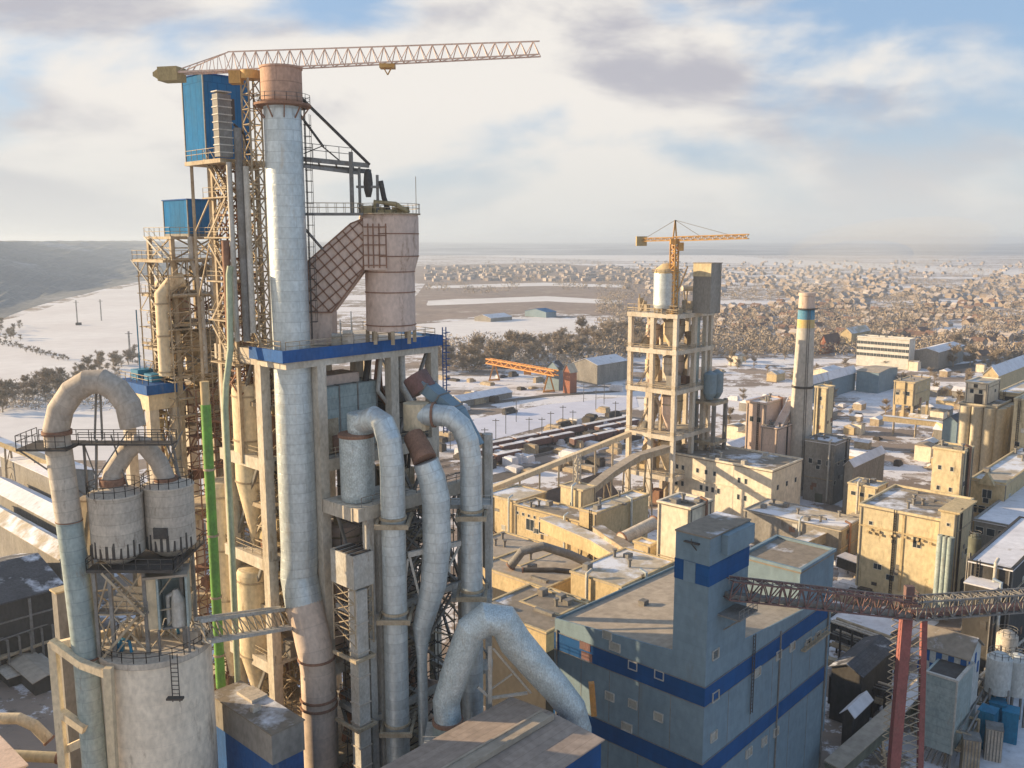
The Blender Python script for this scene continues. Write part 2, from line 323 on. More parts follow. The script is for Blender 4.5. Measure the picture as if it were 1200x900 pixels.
# ------------------------------------------------------------------ STACK
SX = at(342, 412, 100.8); SY = 100.8; st = thing('chimney_stack', 'tall silver clad stack with rust coloured crown in front of the main tower', 'chimney', (SX.x, SY, 0))
top = at(342, 122, SY).z; ctop = at(320, 79, SY).z
lowp = [at(349,645,SY), at(350.5,675,100.6), at(356,708,99.8), at(365,742,98.8), at(371,770,98.2), at(372.5,787,98.2)]
MB().tube([lowp[2], lowp[1], (SX.x,SY,lowp[0].z), (SX.x,SY,55), (SX.x,SY,68), (SX.x,SY,80), (SX.x,SY,top)], [2.14,2.15,2.15,2.15,2.08,2.08,2.02], 30).build('shaft', 'silver', st)
e = lowp[-1]
MB().tube(lowp[2:]+[V((e.x,e.y,20)), V((e.x,e.y,0))], [2.14,2.1,2.04,2.0,2.0,2.0], 28).build('lower_duct', 'beige_duct', st)
m = MB()
for z in (lowp[4].z, 27.2, 26.2, 16.4, 15.3): m.cyl(e if z < lowp[4].z else lowp[4], 2.2, z-.12, z+.12, 28)
m.build('flange', 'rust', st)
MB().lathe((SX.x,SY), [(2.05,top),(2.2,top+.3),(2.2,ctop-.25),(2.3,ctop-.2),(2.3,ctop),(1.9,ctop),(1.9,ctop-2)], 30).build('crown', 'rust_crown', st)
m = MB(); m.lathe((SX.x,SY), [(2.0,top-.35),(3.1,top-.3),(3.1,top-.05),(2.0,top)], 30)
for i in range(10):
    t = i*math.pi/5; c, s = math.cos(t), math.sin(t); m.bar((SX.x+2*c,SY+2*s,top-1.6), (SX.x+3.0*c,SY+3.0*s,top-.3), .12)
m.build('gallery', 'rust', st)
m = MB(); m.rail([(SX.x+3*math.cos(i*math.pi/8), SY+3*math.sin(i*math.pi/8), top) for i in range(16)], closed=True, gap=1.2, h=.9, w=.045); m.build('railing', 'grey_steel', st)
m = MB(); lx, ly = SX.x+2.1, SY+.7
for d in (-.25, .25): m.bar((lx+.1,ly+d,69), (lx+.1,ly+d,top), .08)
for i in range(int((top-69)/.5)): m.bar((lx+.1,ly-.25,69.2+i*.5), (lx+.1,ly+.25,69.2+i*.5), .05)
for i in range(int((top-71)/1.2)):
    z = 71+i*1.2; m.bar((lx,ly-.4,z), (lx+.7,ly-.4,z), .06); m.bar((lx,ly+.4,z), (lx+.7,ly+.4,z), .06); m.bar((lx+.7,ly-.4,z), (lx+.7,ly+.4,z), .06)
for d in (-.4, .4): m.bar((lx+.7,ly+d,71), (lx+.7,ly+d,top-1), .05)
m.build('caged_ladder', 'dark_steel', st)
# ------------------------------------------------------------------ MAIN TOWER CRANE
mb_ = at(293, 82, 103); mz = mb_.z
cr = thing('tower_crane', 'long pink lattice jib crane with tan counterweight above the silver stack', 'crane', (mb_.x, 103, 68))
MB().truss((mb_.x,103,62), (mb_.x,103,mz-1), 1.5, 1.5, 22, .11).build('mast', 'tan_steel', cr)
jd = V((.978, -.21, 0)).normalized(); P0 = V((mb_.x, 103, mz))
tip = P0+jd*((at(632,64,97).x-P0.x)/jd.x); tip.z = at(632,65,tip.y).z
wt = P0-jd*9.6; wt.z = at(205,86,wt.y).z
x = jd.cross(V((0,0,1))).normalized()*.6
def jib(mb, p, q, n, h0, h1):
    for i in range(n+1):
        t = i/n; a = p.lerp(q, t); h = h0+(h1-h0)*t; tp = a+V((0,0,h))
        if i < n:
            b = p.lerp(q, (i+1)/n); hb = h0+(h1-h0)*(i+1)/n; tb = b+V((0,0,hb))
            mb.bar(tp, tb, .13); mb.bar(a-x, b-x, .13); mb.bar(a+x, b+x, .13)
            md = a.lerp(b, .5)
            mt = md+V((0,0,(h+hb)/2))
            for s in (-1, 1): mb.bar(a+x*s, mt, .075); mb.bar(mt, b+x*s, .075)
            mb.bar(a-x, b+x, .06)
    return mb
js = P0-jd*2.6; js.z = P0.z-.02
j = jib(MB(), js, tip, 26, 2.05, 1.4).build('jib', 'crane_pink', cr)
m = MB(); a = js+V((0,0,2.0))
for s in (-1, 1):
    m.bar(js+x*s, wt+x*s, .22); m.bar(a, wt+jd*1.6+x*s*.8+V((0,0,.4)), .1); 
    for i in range(7): m.bar((js+x*s).lerp(wt+x*s, i/7), (a).lerp(wt+jd*1.6+x*s*.8+V((0,0,.4)), (i+.5)/7), .06)
for i in range(8): m.bar(js.lerp(wt, i/8)-x, js.lerp(wt, i/8)+x, .12)
m.build('counter_jib', 'crane_pink', cr)
m = MB(); c = wt+V((0,0,-.15)); y3 = V((0,0,1))
m.box8([c-jd*1.2-x*1.6-y3*.75, c+jd*1.2-x*1.6-y3*.75, c+jd*1.2+x*1.6-y3*.75, c-jd*1.2+x*1.6-y3*.75, c-jd*1.2-x*1.6+y3*.75, c+jd*1.2-x*1.6+y3*.75, c+jd*1.2+x*1.6+y3*.75, c-jd*1.2+x*1.6+y3*.75])
m.box8([c-jd*1.9-x*1.3-y3*.2, c-jd*1.2-x*1.3-y3*.6, c-jd*1.2+x*1.3-y3*.6, c-jd*1.9+x*1.3-y3*.2, c-jd*1.9-x*1.3+y3*.2, c-jd*1.2-x*1.3+y3*.6, c-jd*1.2+x*1.3+y3*.6, c-jd*1.9+x*1.3+y3*.2])
m.build('counterweight', 'ballast', cr)
m = MB(); m.cyl(P0, 1.1, mz-1, mz-.1, 16); m.box(P0.x-2.2, P0.x-.9, 102.3, 103.6, mz-1.5, mz-.15); m.build('slewing_ring', 'crane_yellow', cr)
tr = js.lerp(tip, .53); m = MB(); m.box(tr.x-.8, tr.x+.8, tr.y-.6, tr.y+.6, tr.z-.55, tr.z-.12); m.bar(tr-V((.4,0,.5)), tr-V((0,0,1.2)), .12); m.bar(tr-V((-.4,0,.5)), tr-V((0,0,1.2)), .12); m.build('trolley', 'crane_yellow', cr)
# ------------------------------------------------------------------ ELEVATOR SHAFT with upper blue cabin
ec = at(273, 185, 105); E1 = Fr((ec.x-.1, 103.6))
es = thing('elevator_shaft', 'rusty tan lattice shaft with many pipes left of the silver stack', 'lattice tower', E1.P(0,0,60))
for a, b in ((0,0),(3.6,0),(0,3.6),(3.6,3.6)): MB().gbox(E1, a-.2, a+.2, b-.2, b+.2, 54, 89).build('leg', 'tan_steel', es)
for i in range(9):
    z0 = 62+i*3; z1 = z0+3; m = MB()
    for p, q in (((0,0),(3.6,0)),((3.6,0),(3.6,3.6)),((3.6,3.6),(0,3.6)),((0,3.6),(0,0))):
        m.bar(E1.P(*p,z1), E1.P(*q,z1), .2); m.bar(E1.P(*p,z0), E1.P(*q,z1), .14); m.bar(E1.P(*q,z0), E1.P(*p,z1), .14)
    m.build('brace', 'tan_steel' if i % 3 else 'rust', es)
for i, z in enumerate((66, 71, 75.5, 80.5, 85)):
    m = MB(); m.gbox(E1, -1.1, 4.3, -1.1, 4.3, z-.15, z); m.rail([E1.P(-1,4.2,z), E1.P(-1,-1,z), E1.P(4.2,-1,z)], gap=1.2, w=.055); m.build('landing', 'tan_steel', es)
    MB().stair(E1.P(-.6, 3.6 if i % 2 else -.6, z), E1.P(-.6, -.6 if i % 2 else 3.6, z+4.3), .8).build('stair', 'tan_steel', es)
m = MB(); zt = at(260,185,102).z; m.gbox(E1, -2.0, 5.2, -1.7, 6.2, zt-.55, zt-.1); m.rail([E1.P(-1.9,6,zt), E1.P(-1.9,-1.6,zt), E1.P(5,-1.6,zt)], gap=1.1, w=.06); m.build('head_platform', 'tan_steel', es)
for nm, mt, px, y0, y1, r in (('casing','grey_steel',278,150,400,.42),('casing','pale_steel',268,190,400,.3),('drain_pipe','rust',264,282,402,.42),('drain_pipe','pale_steel',288,195,390,.34)):
    p = at(px, y0, 101.4); q = at(px, y1, 101.4); MB().tube([(p.x,p.y,p.z), (p.x,p.y,q.z)], r, 10).build(nm, mt, es)
# bucket elevator head in front of the cabin
c = at(264, 150, 101.2); be = thing('bucket_elevator', 'grey ribbed bucket elevator head in front of the upper blue cabin', 'elevator', (c.x, 101.2, zt))
B2 = Fr((c.x-.3, 100.8)); zz = at(264,111,101.2).z
MB().gbox(B2, -.6, 1.0, -.5, .6, zt, zz).build('casing', 'grey_steel', be)
m = MB()
for i in range(9): m.gbox(B2, -.68, 1.08, -.58, .68, zt+.4+i*.8, zt+.52+i*.8)
m.build('rib', 'pale_steel', be); m = MB(); m.gbox(B2, 1.0, 1.5, -.4, .4, zz-2.6, zz-.4); m.tube([B2.P(1.5,0,zz-3), B2.P(2.6,-.2,zz-4), B2.P(3.1,-.3,zt+.3)], .14, 8); m.build('drive', 'dark_steel', be)
def cabin(name, label, F, Y, xl, xr, yb, mtl):
    P = at(*F, Y); fr = Fr(P); b = to_x(P, GA+math.pi/2, xl); a = to_x(P, GA, xr); zb = at(F[0], yb, Y).z
    t = thing(name, label, 'cabin', (P.x, P.y, zb))
    MB().gbox(fr, 0, a, 0, b, zb, P.z).build('wall', mtl, t)
    m = MB(); m.gbox(fr, -.15, a+.15, -.15, b+.15, P.z+.003, P.z+.14); m.build('roof', 'fascia_blue', t)
    m = MB()
    for (p, q) in ((0,0),(a,0),(0,b)): m.gbox(fr, p-.07, p+.07, q-.07, q+.07, zb, P.z-.003)
    m.gbox(fr, -.08, a+.08, -.08, b+.08, zb-.2, zb+.12); m.build('corner_trim', 'grey_steel', t)
    return t, fr, a, b, zb, P.z
t, fr, a, b, zb, zc = cabin('elevator_cabin', 'large tall blue cladded cabin topmost under the crane jib', (237,86), 106.2, 213, 290, 190, 'cabin_blue')
m = MB()
for q in ((.4,.4),(a-.4,.4),(.4,b-.4)): m.bar(fr.P(*q,zb), fr.P(*q,60), .3)
m.bar(fr.P(.4,b-.4,zb-8), fr.P(.4,.4,zb-4), .15); m.bar(fr.P(.4,b-.4,zb-16), fr.P(.4,.4,zb-8), .15); m.build('support', 'tan_steel', t)
# ------------------------------------------------------------------ BACK TOWER (second line, left behind)
P = at(173, 452, 110); T0 = Fr(P); b0 = to_x(P, GA+math.pi/2, 139); a0 = to_x(P, GA, 213); zp = P.z
bt = thing('preheater_tower', 'cream concrete tower with low blue edged platform behind the arched pipe', 'tower', T0.P(0,0,0))
for q in ((.7,.7),(a0-.7,.7),(.7,b0-.7),(a0-.7,b0-.7),(a0+5,.7),(a0+5,b0)): MB().gbox(T0, q[0]-.6, q[0]+.6, q[1]-.6, q[1]+.6, 0, zp-1.4).build('column', 'tower_concrete', bt)
m = MB(); m.gbox(T0, -.3, a0+.3, -.3, b0+.3, zp-1.2, zp); m.build('fascia', 'fascia_blue', bt)
m = MB(); m.gbox(T0, .05, a0+6, .05, b0+2, zp-3.2, zp-1.2-.01)
for z in (20, 33, 45): m.gbox(T0, .1, a0+5.5, .1, 1.2, z-1.4, z); m.gbox(T0, .11, 1.2, 1.2, b0, z-1.4, z); m.gbox(T0, 1.2, a0+5.4, 1.2, b0-.1, z-.5, z-.1)
m.build('beam', 'cream_vessel', bt)
m = MB(); m.gbox(T0, 1.2, 3.4, b0-3, b0-1, zp, zp+1.3); m.gbox(T0, a0-3, a0-1.6, 2, 4, zp, zp+1.0); m.bar(T0.P(2,b0-2,zp), T0.P(2,b0-2,zp+9), .12); m.build('roof_unit', 'container_blue', bt)
m = MB(); m.rail([T0.P(.2,b0,zp), T0.P(.2,.2,zp), T0.P(a0,.2,zp)], gap=1.5); m.build('railing', 'tan_steel', bt)
# steel structure above it
K = at(224, 440, 116); S0 = Fr((K.x-.2, 112.5)); zb0 = 58; W0 = 6.0
ss = thing('steel_structure', 'cluttered tan steel structure with stacked platforms under the small blue cabin', 'steel tower', S0.P(3,3,zb0))
plats = [at(224,y,114).z for y in (277,304,345,378,408,438)]
for q in ((0,0),(W0,0),(0,W0),(W0,W0)): MB().gbox(S0, q[0]-.25, q[0]+.25, q[1]-.25, q[1]+.25, zb0-20, plats[0]).build('leg', 'tan_steel', ss)
for i, z in enumerate(plats):
    e = (.4, 1.6, 1.0, .6, 1.2, 1.0)[i]; m = MB(); m.gbox(S0, -e, W0+.4, -.6, W0+e, z-.35, z-.02); m.rail([S0.P(-e,W0+e,z), S0.P(-e,-.5,z), S0.P(W0,-.5,z)], gap=1.2, w=.06); m.build('platform', 'tan_steel', ss)
    zl = plats[i+1] if i < 5 else zb0-6
    m = MB()
    for p, q in (((0,0),(W0,0)),((0,0),(0,W0)),((W0,0),(W0,W0))): m.bar(S0.P(*p,z), S0.P(*q,zl), .17); m.bar(S0.P(*q,z), S0.P(*p,zl), .17); m.bar(S0.P(*q,(z+zl)/2), S0.P(*p,(z+zl)/2), .15)
    m.build('brace', ('tan_steel','grey_steel','rust')[i % 3], ss)
    MB().stair(S0.P(-.5, .5, zl), S0.P(-.5, W0-.5, z), .8).build('stair', 'pale_steel', ss)
m = MB()
for q in ((-1.5,8.2),(W0-2,-.6),(1,-.7)): m.bar(S0.P(*q,plats[1]-.1), S0.P(q[0]*.3, q[1]*.4+.5, plats[2]), .16)
m.tube([S0.P(2,-.8,plats[0]), S0.P(2,-.8,plats[1]), S0.P(3.2,-.8,plats[2]), S0.P(3.2,-.8,plats[5])], .3, 8); m.tube([S0.P(4.6,-.9,plats[1]), S0.P(4.6,-.9,plats[3]), S0.P(5.4,-.9,plats[4])], .22, 8); m.build('feed_pipe', 'pale_steel', ss)
cabin('elevator_cabin', 'smaller blue cladded cabin on top of the cluttered steel structure', (219,234), 114.5, 191, 249, 275, 'cabin_blue')
def cyclone(label, px, y0, y1, Y, r, mtl='cream_vessel', g='cream process vessels between the towers', cone=.4):
    p = at(px, y0, Y); q = at(px, y1, Y); h = p.z-q.z
    t = thing('cyclone_vessel', label, 'vessel', (p.x, Y, q.z), g)
    MB().lathe((p.x,Y), [(r*.35,p.z),(r*.9,p.z-.3),(r,p.z-.8),(r,q.z+h*cone)], 20).build('body', mtl, t)
    MB().lathe((p.x,Y), [(r*.995,q.z+h*cone),(r*.25,q.z+.4),(r*.25,q.z)], 20).build('cone', mtl, t)
    m = MB()
    for k in (.02, .45, .9): zz = q.z+h*(cone+(1-cone)*k)-.5*k; m.cyl((p.x,Y), r*1.05, zz-.1, zz+.1, 20)
    m.build('stiffening_ring', 'tan_steel', t); return t
cyclone('cream cyclone vessel with round top beside the cream standpipe on the back tower', 201, 326, 436, 118.5, 2.2)
cyclone('smaller cream cyclone vessel at the right side of the cluttered steel structure', 236, 385, 470, 117.5, 2.2)
p = at(190, 346, 112); q = at(190, 440, 112); sp_ = thing('standpipe', 'cream vertical pipe with angled top left of the cluttered steel structure', 'pipe', (p.x,112,q.z))
MB().tube([(p.x,112,q.z),(p.x,112,p.z),(p.x+1.2,112.6,p.z+1.6),(p.x+2.4,113.2,p.z+1.9)], .95, 16).build('pipe_run', 'cream_vessel', sp_)
m = MB()
for f_ in (.05,.5,.9): m.cyl((p.x,112), 1.06, q.z+(p.z-q.z)*f_-.1, q.z+(p.z-q.z)*f_+.1, 16)
m.build('flange', 'tan_steel', sp_)
# pale green downpipe and bright green pipe
pts = [at(270,312,100.4), at(268.5,322,100.4), at(270,398,100.2), at(270,410,100), at(265,450,99.6), at(264,480,99.6), at(272,640,99.6), at(282,880,99.6)]
tag(MB().tube(pts, .36, 12).build('downpipe', 'pale_green'), 'pale green pipe dropping from the elevator shaft past the tower deck', 'pipe')
p = at(241,474,98); q = at(259,805,98); gp = thing('downpipe', 'bright green vertical pipe between the silos and the main tower', 'pipe', q)
MB().tube([q, p], .55, 14).build('pipe_run', 'pipe_green', gp); m = MB()
for f_ in (.12,.33,.55,.78): c = q.lerp(p, f_); m.cyl(c, .66, c.z-.12, c.z+.12, 14)
m.build('clamp', 'tan_steel', gp); MB().tube([p, p+V((0,0,1.2)), p+V((0,0,2.6))], .5, 12).build('upper_run', 'ochre_plaster', gp)
# process vessels inside main tower
cyclone('cream cyclone vessel inside the main tower above the second deck', 292, 446, 640, 106, 2.1)
cyclone('cream cyclone vessel low inside the main tower behind the lit columns', 300, 662, 830, 106, 2.4)
cyclone('cream cyclone vessel deep inside the main tower seen left of the stack', 262, 560, 790, 110, 2.2)
cyclone('cyclone vessel in the shade of the main tower right of the stack', 402, 610, 760, 106, 2.4, 'pink_steel')
cyclone('lower shaded cyclone vessel behind the rectangular duct of the main tower', 440, 640, 830, 108, 2.3, 'pink_steel')
t = thing('filter_housing', 'blue grey panelled housing under the blue edged deck of the main tower', 'housing', T1.P(9,4,55))
MB().gbox(T1, 5.6, 13.8, 1.6, 7, 55.3, 63.2).build('casing', 'cabin_blue' if 0 else 'teal_duct', t); m = MB()
for a in (5.55, 8.3, 11, 13.85): m.gbox(T1, a-.08, a+.08, 1.5, 7.1, 55.2, 63.3)
m.build('rib', 'grey_steel', t); MB().gbox(T1, 6.5, 12, 2.5, 6, 63.25, 64.4).build('hood', 'pink_steel', t)

# dense pipe scaffolding filling the gaps of the two back structures
def scaffold(label, fr, a0, a1, b0, b1, z0, z1, mt, seed, st=1.9):
    random.seed(seed); t = thing('scaffolding', label, 'scaffolding', fr.P((a0+a1)/2,(b0+b1)/2,z0)); m = MB(); na, nb, nz_ = max(1,int((a1-a0)/st)), max(1,int((b1-b0)/st)), int((z1-z0)/2.0); A = lambda i: a0+(a1-a0)*i/na; B_ = lambda i: b0+(b1-b0)*i/nb; Z = lambda i: z0+(z1-z0)*i/nz_
    m.mark(); m.hold = True
    for i in range(na+1):
        for j in range(nb+1): m.bar(fr.P(A(i),B_(j),z0), fr.P(A(i),B_(j),z1), .13)
    for k in range(nz_+1):
        for i in range(na+1):
            if random.random() < .75: m.bar(fr.P(A(i),b0-.3,Z(k)), fr.P(A(i),b1+.3,Z(k)), .11)
        for j in range(nb+1):
            if random.random() < .75: m.bar(fr.P(a0-.3,B_(j),Z(k)), fr.P(a1+.3,B_(j),Z(k)), .11)
        if k < nz_:
            for i in range(na):
                if random.random() < .6: m.bar(fr.P(A(i),b0,Z(k)), fr.P(A(i+1),b0,Z(k+1)), .09)
            for j in range(nb):
                if random.random() < .6: m.bar(fr.P(a0,B_(j+1),Z(k)), fr.P(a0,B_(j),Z(k+1)), .09)
    m.build('pole_lattice', mt, t); m = MB()
    for k in range(nz_+1):
        if random.random() < .7: i = random.randrange(na); j = random.randrange(nb); m.gbox(fr, A(i), A(i+1), B_(j), B_(j+1), Z(k)+.06, Z(k)+.16)
        if random.random() < .45: i = random.randrange(na); j = random.randrange(nb); m.gbox(fr, A(i)+.3, A(i+1)-.3, B_(j)+.2, B_(j+1)-.2, Z(k)+.16, Z(k)+1.3)
        if random.random() < .5: m.tube([fr.P(a0+.3,b0-.4,Z(k)), fr.P(a0+.3+random.random()*(a1-a0),b0-.4,Z(k)), fr.P(a1-.4,b0-.4,Z(k)-2)], random.uniform(.1,.25), 6)
    m.build('plank', ('rust','ochre_plaster','tan_steel')[seed % 3], t)
scaffold('rusty scaffolding with planks between the two concrete towers behind the green pipe', T0, a0+.5, a0+7.5, -2.5, 2, 12, zp-1, 'rust', 3)
scaffold('tan scaffolding under the low blue edged platform of the back tower', T0, 1.6, a0-1.5, 1.5, 5, 14, zp-4, 'tan_steel', 4)
scaffold('tan scaffolding wrapped round the cluttered steel structure below its cabin', S0, -1.2, W0+.5, -1.0, W0+1.0, zb0-2, plats[1], 'tan_steel', 5, 2.3)
scaffold('brown scaffolding inside the elevator shaft left of the silver stack', E1, .4, 3.2, .4, 3.2, 56, 88, 'rust', 6, 1.4)
scaffold('tan scaffolding behind the lit columns of the main tower', T1, 1.6, 4.2, 5.8, 13, 6, 66, 'tan_steel', 7)
scaffold('dark scaffolding behind the silver down pipes of the main tower', T1, 6, 20.5, -4.8, -1, 2, 48, 'dark_steel', 8, 2.6)

random.seed(52)
for i in range(16):
    a_, b_ = random.uniform(6,20.5), random.uniform(-3.6,4.5); z0 = random.choice((0,12,24.5,30,37)); z1 = z0+random.uniform(11,19); z1 = min(z1, 48.5 if b_ < 0 else 66); r = random.uniform(.35,1.0)
    MB().tube([T1.P(a_,b_,z0), T1.P(a_,b_,z0+(z1-z0)*.45), T1.P(a_+random.uniform(-2,2),b_+random.uniform(-1,1),z0+(z1-z0)*.65), T1.P(a_+random.uniform(-1,1),b_,z1)], r, 12).build('process_duct', ('silver','teal_duct','rust','pale_steel','pink_steel')[i % 5], tw)
for i in range(9):
    z = 6+i*5.1; a0_ = random.choice((5.5,9,14)); a1_ = a0_+random.uniform(4,6.5); m = MB(); m.gbox(T1, a0_, a1_, -5.3, -.6, z-.18, z); m.rail([T1.P(a0_,-.6,z), T1.P(a0_,-5.3,z), T1.P(a1_,-5.3,z), T1.P(a1_,-.6,z)], gap=1.2, w=.06); m.build('side_landing', ('grey_steel','tan_steel')[i % 2], an)
    MB().stair(T1.P(a0_+.5,-5.6,z-5.1), T1.P(a1_-.5,-5.6,z), .8).build('stair', 'grey_steel', an)
for i in range(12):
    a_ = random.uniform(5.5,20); z = random.choice((55.3,43.1,30.1)); w = random.uniform(.6,1.6); h = random.uniform(1.2,5); b_ = random.uniform(1.6,5)
    MB().gbox(T1, a_-w, a_+w, b_-w*.7, b_+w*.7, z, z+h).build('machine_casing', ('rust','grey_steel','tan_steel','teal_duct')[i % 4], tw)
for i in range(8):
    a_ = 14.5+random.uniform(0,6.5); b_ = random.uniform(.8,4); MB().tube([T1.P(a_,b_,55.3), T1.P(a_,b_,59), T1.P(a_-random.uniform(1,3),b_,62), T1.P(a_-2,b_,66)], random.uniform(.15,.5), 8).build('service_pipe', ('rust','dark_steel','pale_steel')[i % 3], tw)

for a0_, a1_, b0_, b1_, z0, z1, mt in ((6,10,2.5,6.5,30.2,39,'pink_steel'),(10.8,14,2.2,6,43.2,52.5,'grey_steel'),(16.4,20.5,2.4,7,43.2,51,'tan_steel'),(11,14.4,2.2,6.4,18.2,27,'grey_steel'),(16.8,21,2.4,7,18.2,28,'pink_steel'),(5.6,9.6,2.4,6.8,5,16,'grey_steel'),(16.6,20.8,2.2,6,55.3,61.5,'grey_steel')):
    MB().gbox(T1, a0_, a1_, b0_, b1_, z0, z1).build('process_housing', mt, tw)
    m = MB()
    for k in range(int((z1-z0)/2)): m.gbox(T1, a0_-.06, a1_+.06, b0_-.06, b1_+.06, z0+.5+k*2, z0+.62+k*2)
    m.build('rib', 'dark_steel', tw)
# ================================================================== DECK-TOP VESSEL, DUCT AND GANTRY
vc = at(457, 320, 107.5); zT = at(457,252,107.5).z; zU = at(457,300,107.5).z; zM = at(457,318,107.5).z; zB = 68.0
dv = thing('deck_vessel', 'big pinkish steel vessel with tapered waist standing on the blue edged deck', 'vessel', (vc.x,107.5,zB))
vx = (vc.x, 107.5)
MB().lathe(vx, [(3.45,zU-.02),(3.5,zU+1),(3.5,zT-.3),(3.4,zT)], 24).build('upper_shell', 'pink_steel', dv)
MB().lathe(vx, [(2.95,zB+1.5),(2.95,zM),(3.48,zU)], 24).build('lower_shell', 'pink_steel', dv)
m = MB()
for z, r in ((zU,3.53),(zU+2.6,3.55),(zM,3.02),(zM-2.4,3.02),(zB+2.2,3.05)): m.cyl(vx, r, z-.06, z+.06, 24)
m.build('weld_band', 'rust', dv)
m = MB()
for i in range(8):
    t = i*math.pi/4+.2; c, s = math.cos(t), math.sin(t); m.bar((vx[0]+2.8*c,vx[1]+2.8*s,zB), (vx[0]+2.8*c,vx[1]+2.8*s,zB+1.6), .4)
m.build('foot', 'tan_steel', dv)
m = MB(); m.lathe(vx, [(3.4,zT),(3.75,zT+.02),(3.75,zT+.16),(0.5,zT+.2)], 24); m.build('top_platform', 'tan_steel', dv)
m = MB(); m.rail([(vx[0]+3.65*math.cos(i*math.pi/8), vx[1]+3.65*math.sin(i*math.pi/8), zT+.15) for i in range(16)], closed=True, gap=1.3, w=.055); m.bar((vx[0]+3.3,vx[1]-.5,zT), (vx[0]+3.3,vx[1]-.5,zT+4.4), .07); m.build('railing', 'tan_steel', dv)
m = MB()
for i in range(12):
    t = random.uniform(0,6.28); r = random.uniform(.6,2.8); h = random.uniform(.3,1.1); x, y = vx[0]+r*math.cos(t), vx[1]+r*math.sin(t); w = random.uniform(.25,.7); m.box(x-w,x+w,y-w*.7,y+w*.7,zT+.15,zT+.15+h)
m.tube([(vx[0]-1.5,vx[1]-1,zT+.2),(vx[0]-1.4,vx[1]-1,zT+1.5),(vx[0]+1,vx[1]-1.4,zT+1.2),(vx[0]+2.5,vx[1]-1,zT+.2)], .3, 8); m.build('top_machinery', 'ballast', dv)
# inclined ribbed duct
Yd = 104.4
pr = [at(x,y,Yd) for x, y in ((426,256),(411,262),(361,306),(361,366),(389,366),(426,316))]
du = thing('inclined_duct', 'pink steel inclined duct with brown diamond ribs joining the deck vessel', 'duct', pr[4]-V((0,0,2.6)))
m = MB(); dp = V((0,3.4,0)); k = len(pr)
m.face(list(reversed(pr))); m.face([p+dp for p in pr])
for i in range(k): m.face([pr[i], pr[(i+1)%k], pr[(i+1)%k]+dp, pr[i]+dp])
m.build('casing', 'pink_steel', du)
m = MB()
def inside(x, z):
    c = False; j = k-1
    for i in range(k):
        if (pr[i].z > z) != (pr[j].z > z) and x < (pr[j].x-pr[i].x)*(z-pr[i].z)/(pr[j].z-pr[i].z)+pr[i].x: c = not c
        j = i
    return c
d1 = (pr[1]-pr[2]).normalized(); d2 = V((-d1.z, 0, d1.x)); cen = sum(pr, V())/k
for dd, pp in ((d1,d2),(d2,d1)):
    for i in range(-7, 8):
        o = cen+pp*i*1.05; run = []
        for s in range(-80, 81):
            q = o+dd*s*.1
            if inside(q.x, q.z): run.append(q)
        if len(run) > 6: m.bar(run[0]-V((0,.07,0)), run[-1]-V((0,.07,0)), .13)
for i in range(k): m.bar(pr[i]-V((0,.05,0)), pr[(i+1)%k]-V((0,.05,0)), .16)
m.build('rib', 'rust', du)
m = MB(); a = pr[3]; b = pr[4]; m.box(a.x+.05, b.x-.05, Yd+.1, Yd+3.2, 68, a.z-.05); m.build('leg_box', 'pink_steel', du)
m = MB(); fx = at(426,300,Yd).x
for px in (431,437,444,452):
    p = at(px,262,104.1); q = at(px,314,104.1); m.bar((p.x,104.0,p.z),(p.x,104.0,q.z), .13)
for y in (266,276,287,299,311): m.bar(at(426,y,103.98), at(453,y,103.98), .12)
m.build('panel_rib', 'rust', du)
m = MB(); p = at(426,256,Yd); q = at(454,316,Yd); m.box(p.x, q.x, 104.06, 107, q.z, p.z); m.build('inlet_box', 'pink_steel', du)
# gantry from stack to vessel
G1, G2 = at(351,186,101), at(432,194,106.5); gt = thing('monorail_gantry', 'grey steel gantry with diagonal stay between stack and deck vessel', 'gantry', V((G2.x,106.5,68)))
m = MB(); m.bar(G1, G2, .3, .5); m.bar(G1-V((0,-1.4,.6)), G2-V((0,-1.4,.6)), .3, .5); m.bar(at(350,194,100.5), at(421,203,106.2), .25, .35)
for f_ in (.25,.5,.75): m.bar(G1.lerp(G2,f_), G1.lerp(G2,f_)-V((0,-1.4,.6)), .15)
m.build('beam', 'grey_steel', gt)
m = MB(); a = at(411,178,105); m.bar(a, (a.x,a.y,at(411,252,105).z), .42); a = at(421,196,106); m.bar(a, (a.x,a.y,at(421,250,106).z), .25); m.build('post', 'grey_steel', gt)
m = MB(); m.bar(at(344,106,100.5), at(433,193,106.5), .26); m.bar(at(349,131,100.5), at(379,172,103), .2); m.bar(at(376,170,103), at(400,190,104.5), .12); m.bar(at(356,180,101.5), at(378,171,103), .1); m.build('stay', 'dark_steel', gt)
m = MB(); m.rail([G1+V((0,0,.25)), G2.lerp(G1,.25)+V((0,0,.25))], h=1.5, gap=1.6, w=.07); m.build('railing', 'grey_steel', gt)
wb = thing('service_bridge', 'small railed footbridge below the gantry between stack and deck vessel', 'footbridge', at(380,249,103))
m = MB(); a, b = at(352,251,101.5), at(424,251,105); m.bar(a, b, 1.0, .3); m.build('walkway', 'grey_steel', wb); m = MB(); y = V((0,.5,.15)); m.rail([a+y-V((0,1,0)), b+y-V((0,1,0))], gap=1, w=.05); m.rail([a+y, b+y], gap=1, w=.05); m.build('railing', 'tan_steel', wb)
m = MB(); m.bar(at(352,262,101.5), at(378,292,104), .22); m.build('strut', 'grey_steel', wb)
hc = at(432,240,106.4); ho = thing('hoist', 'dark grey hoist drum on small frame over the deck vessel', 'hoist', hc)
m = MB()
for px in (421,442):
    a = at(px,205,106.4); m.bar(a, (a.x,106.4,hc.z-1), .3)
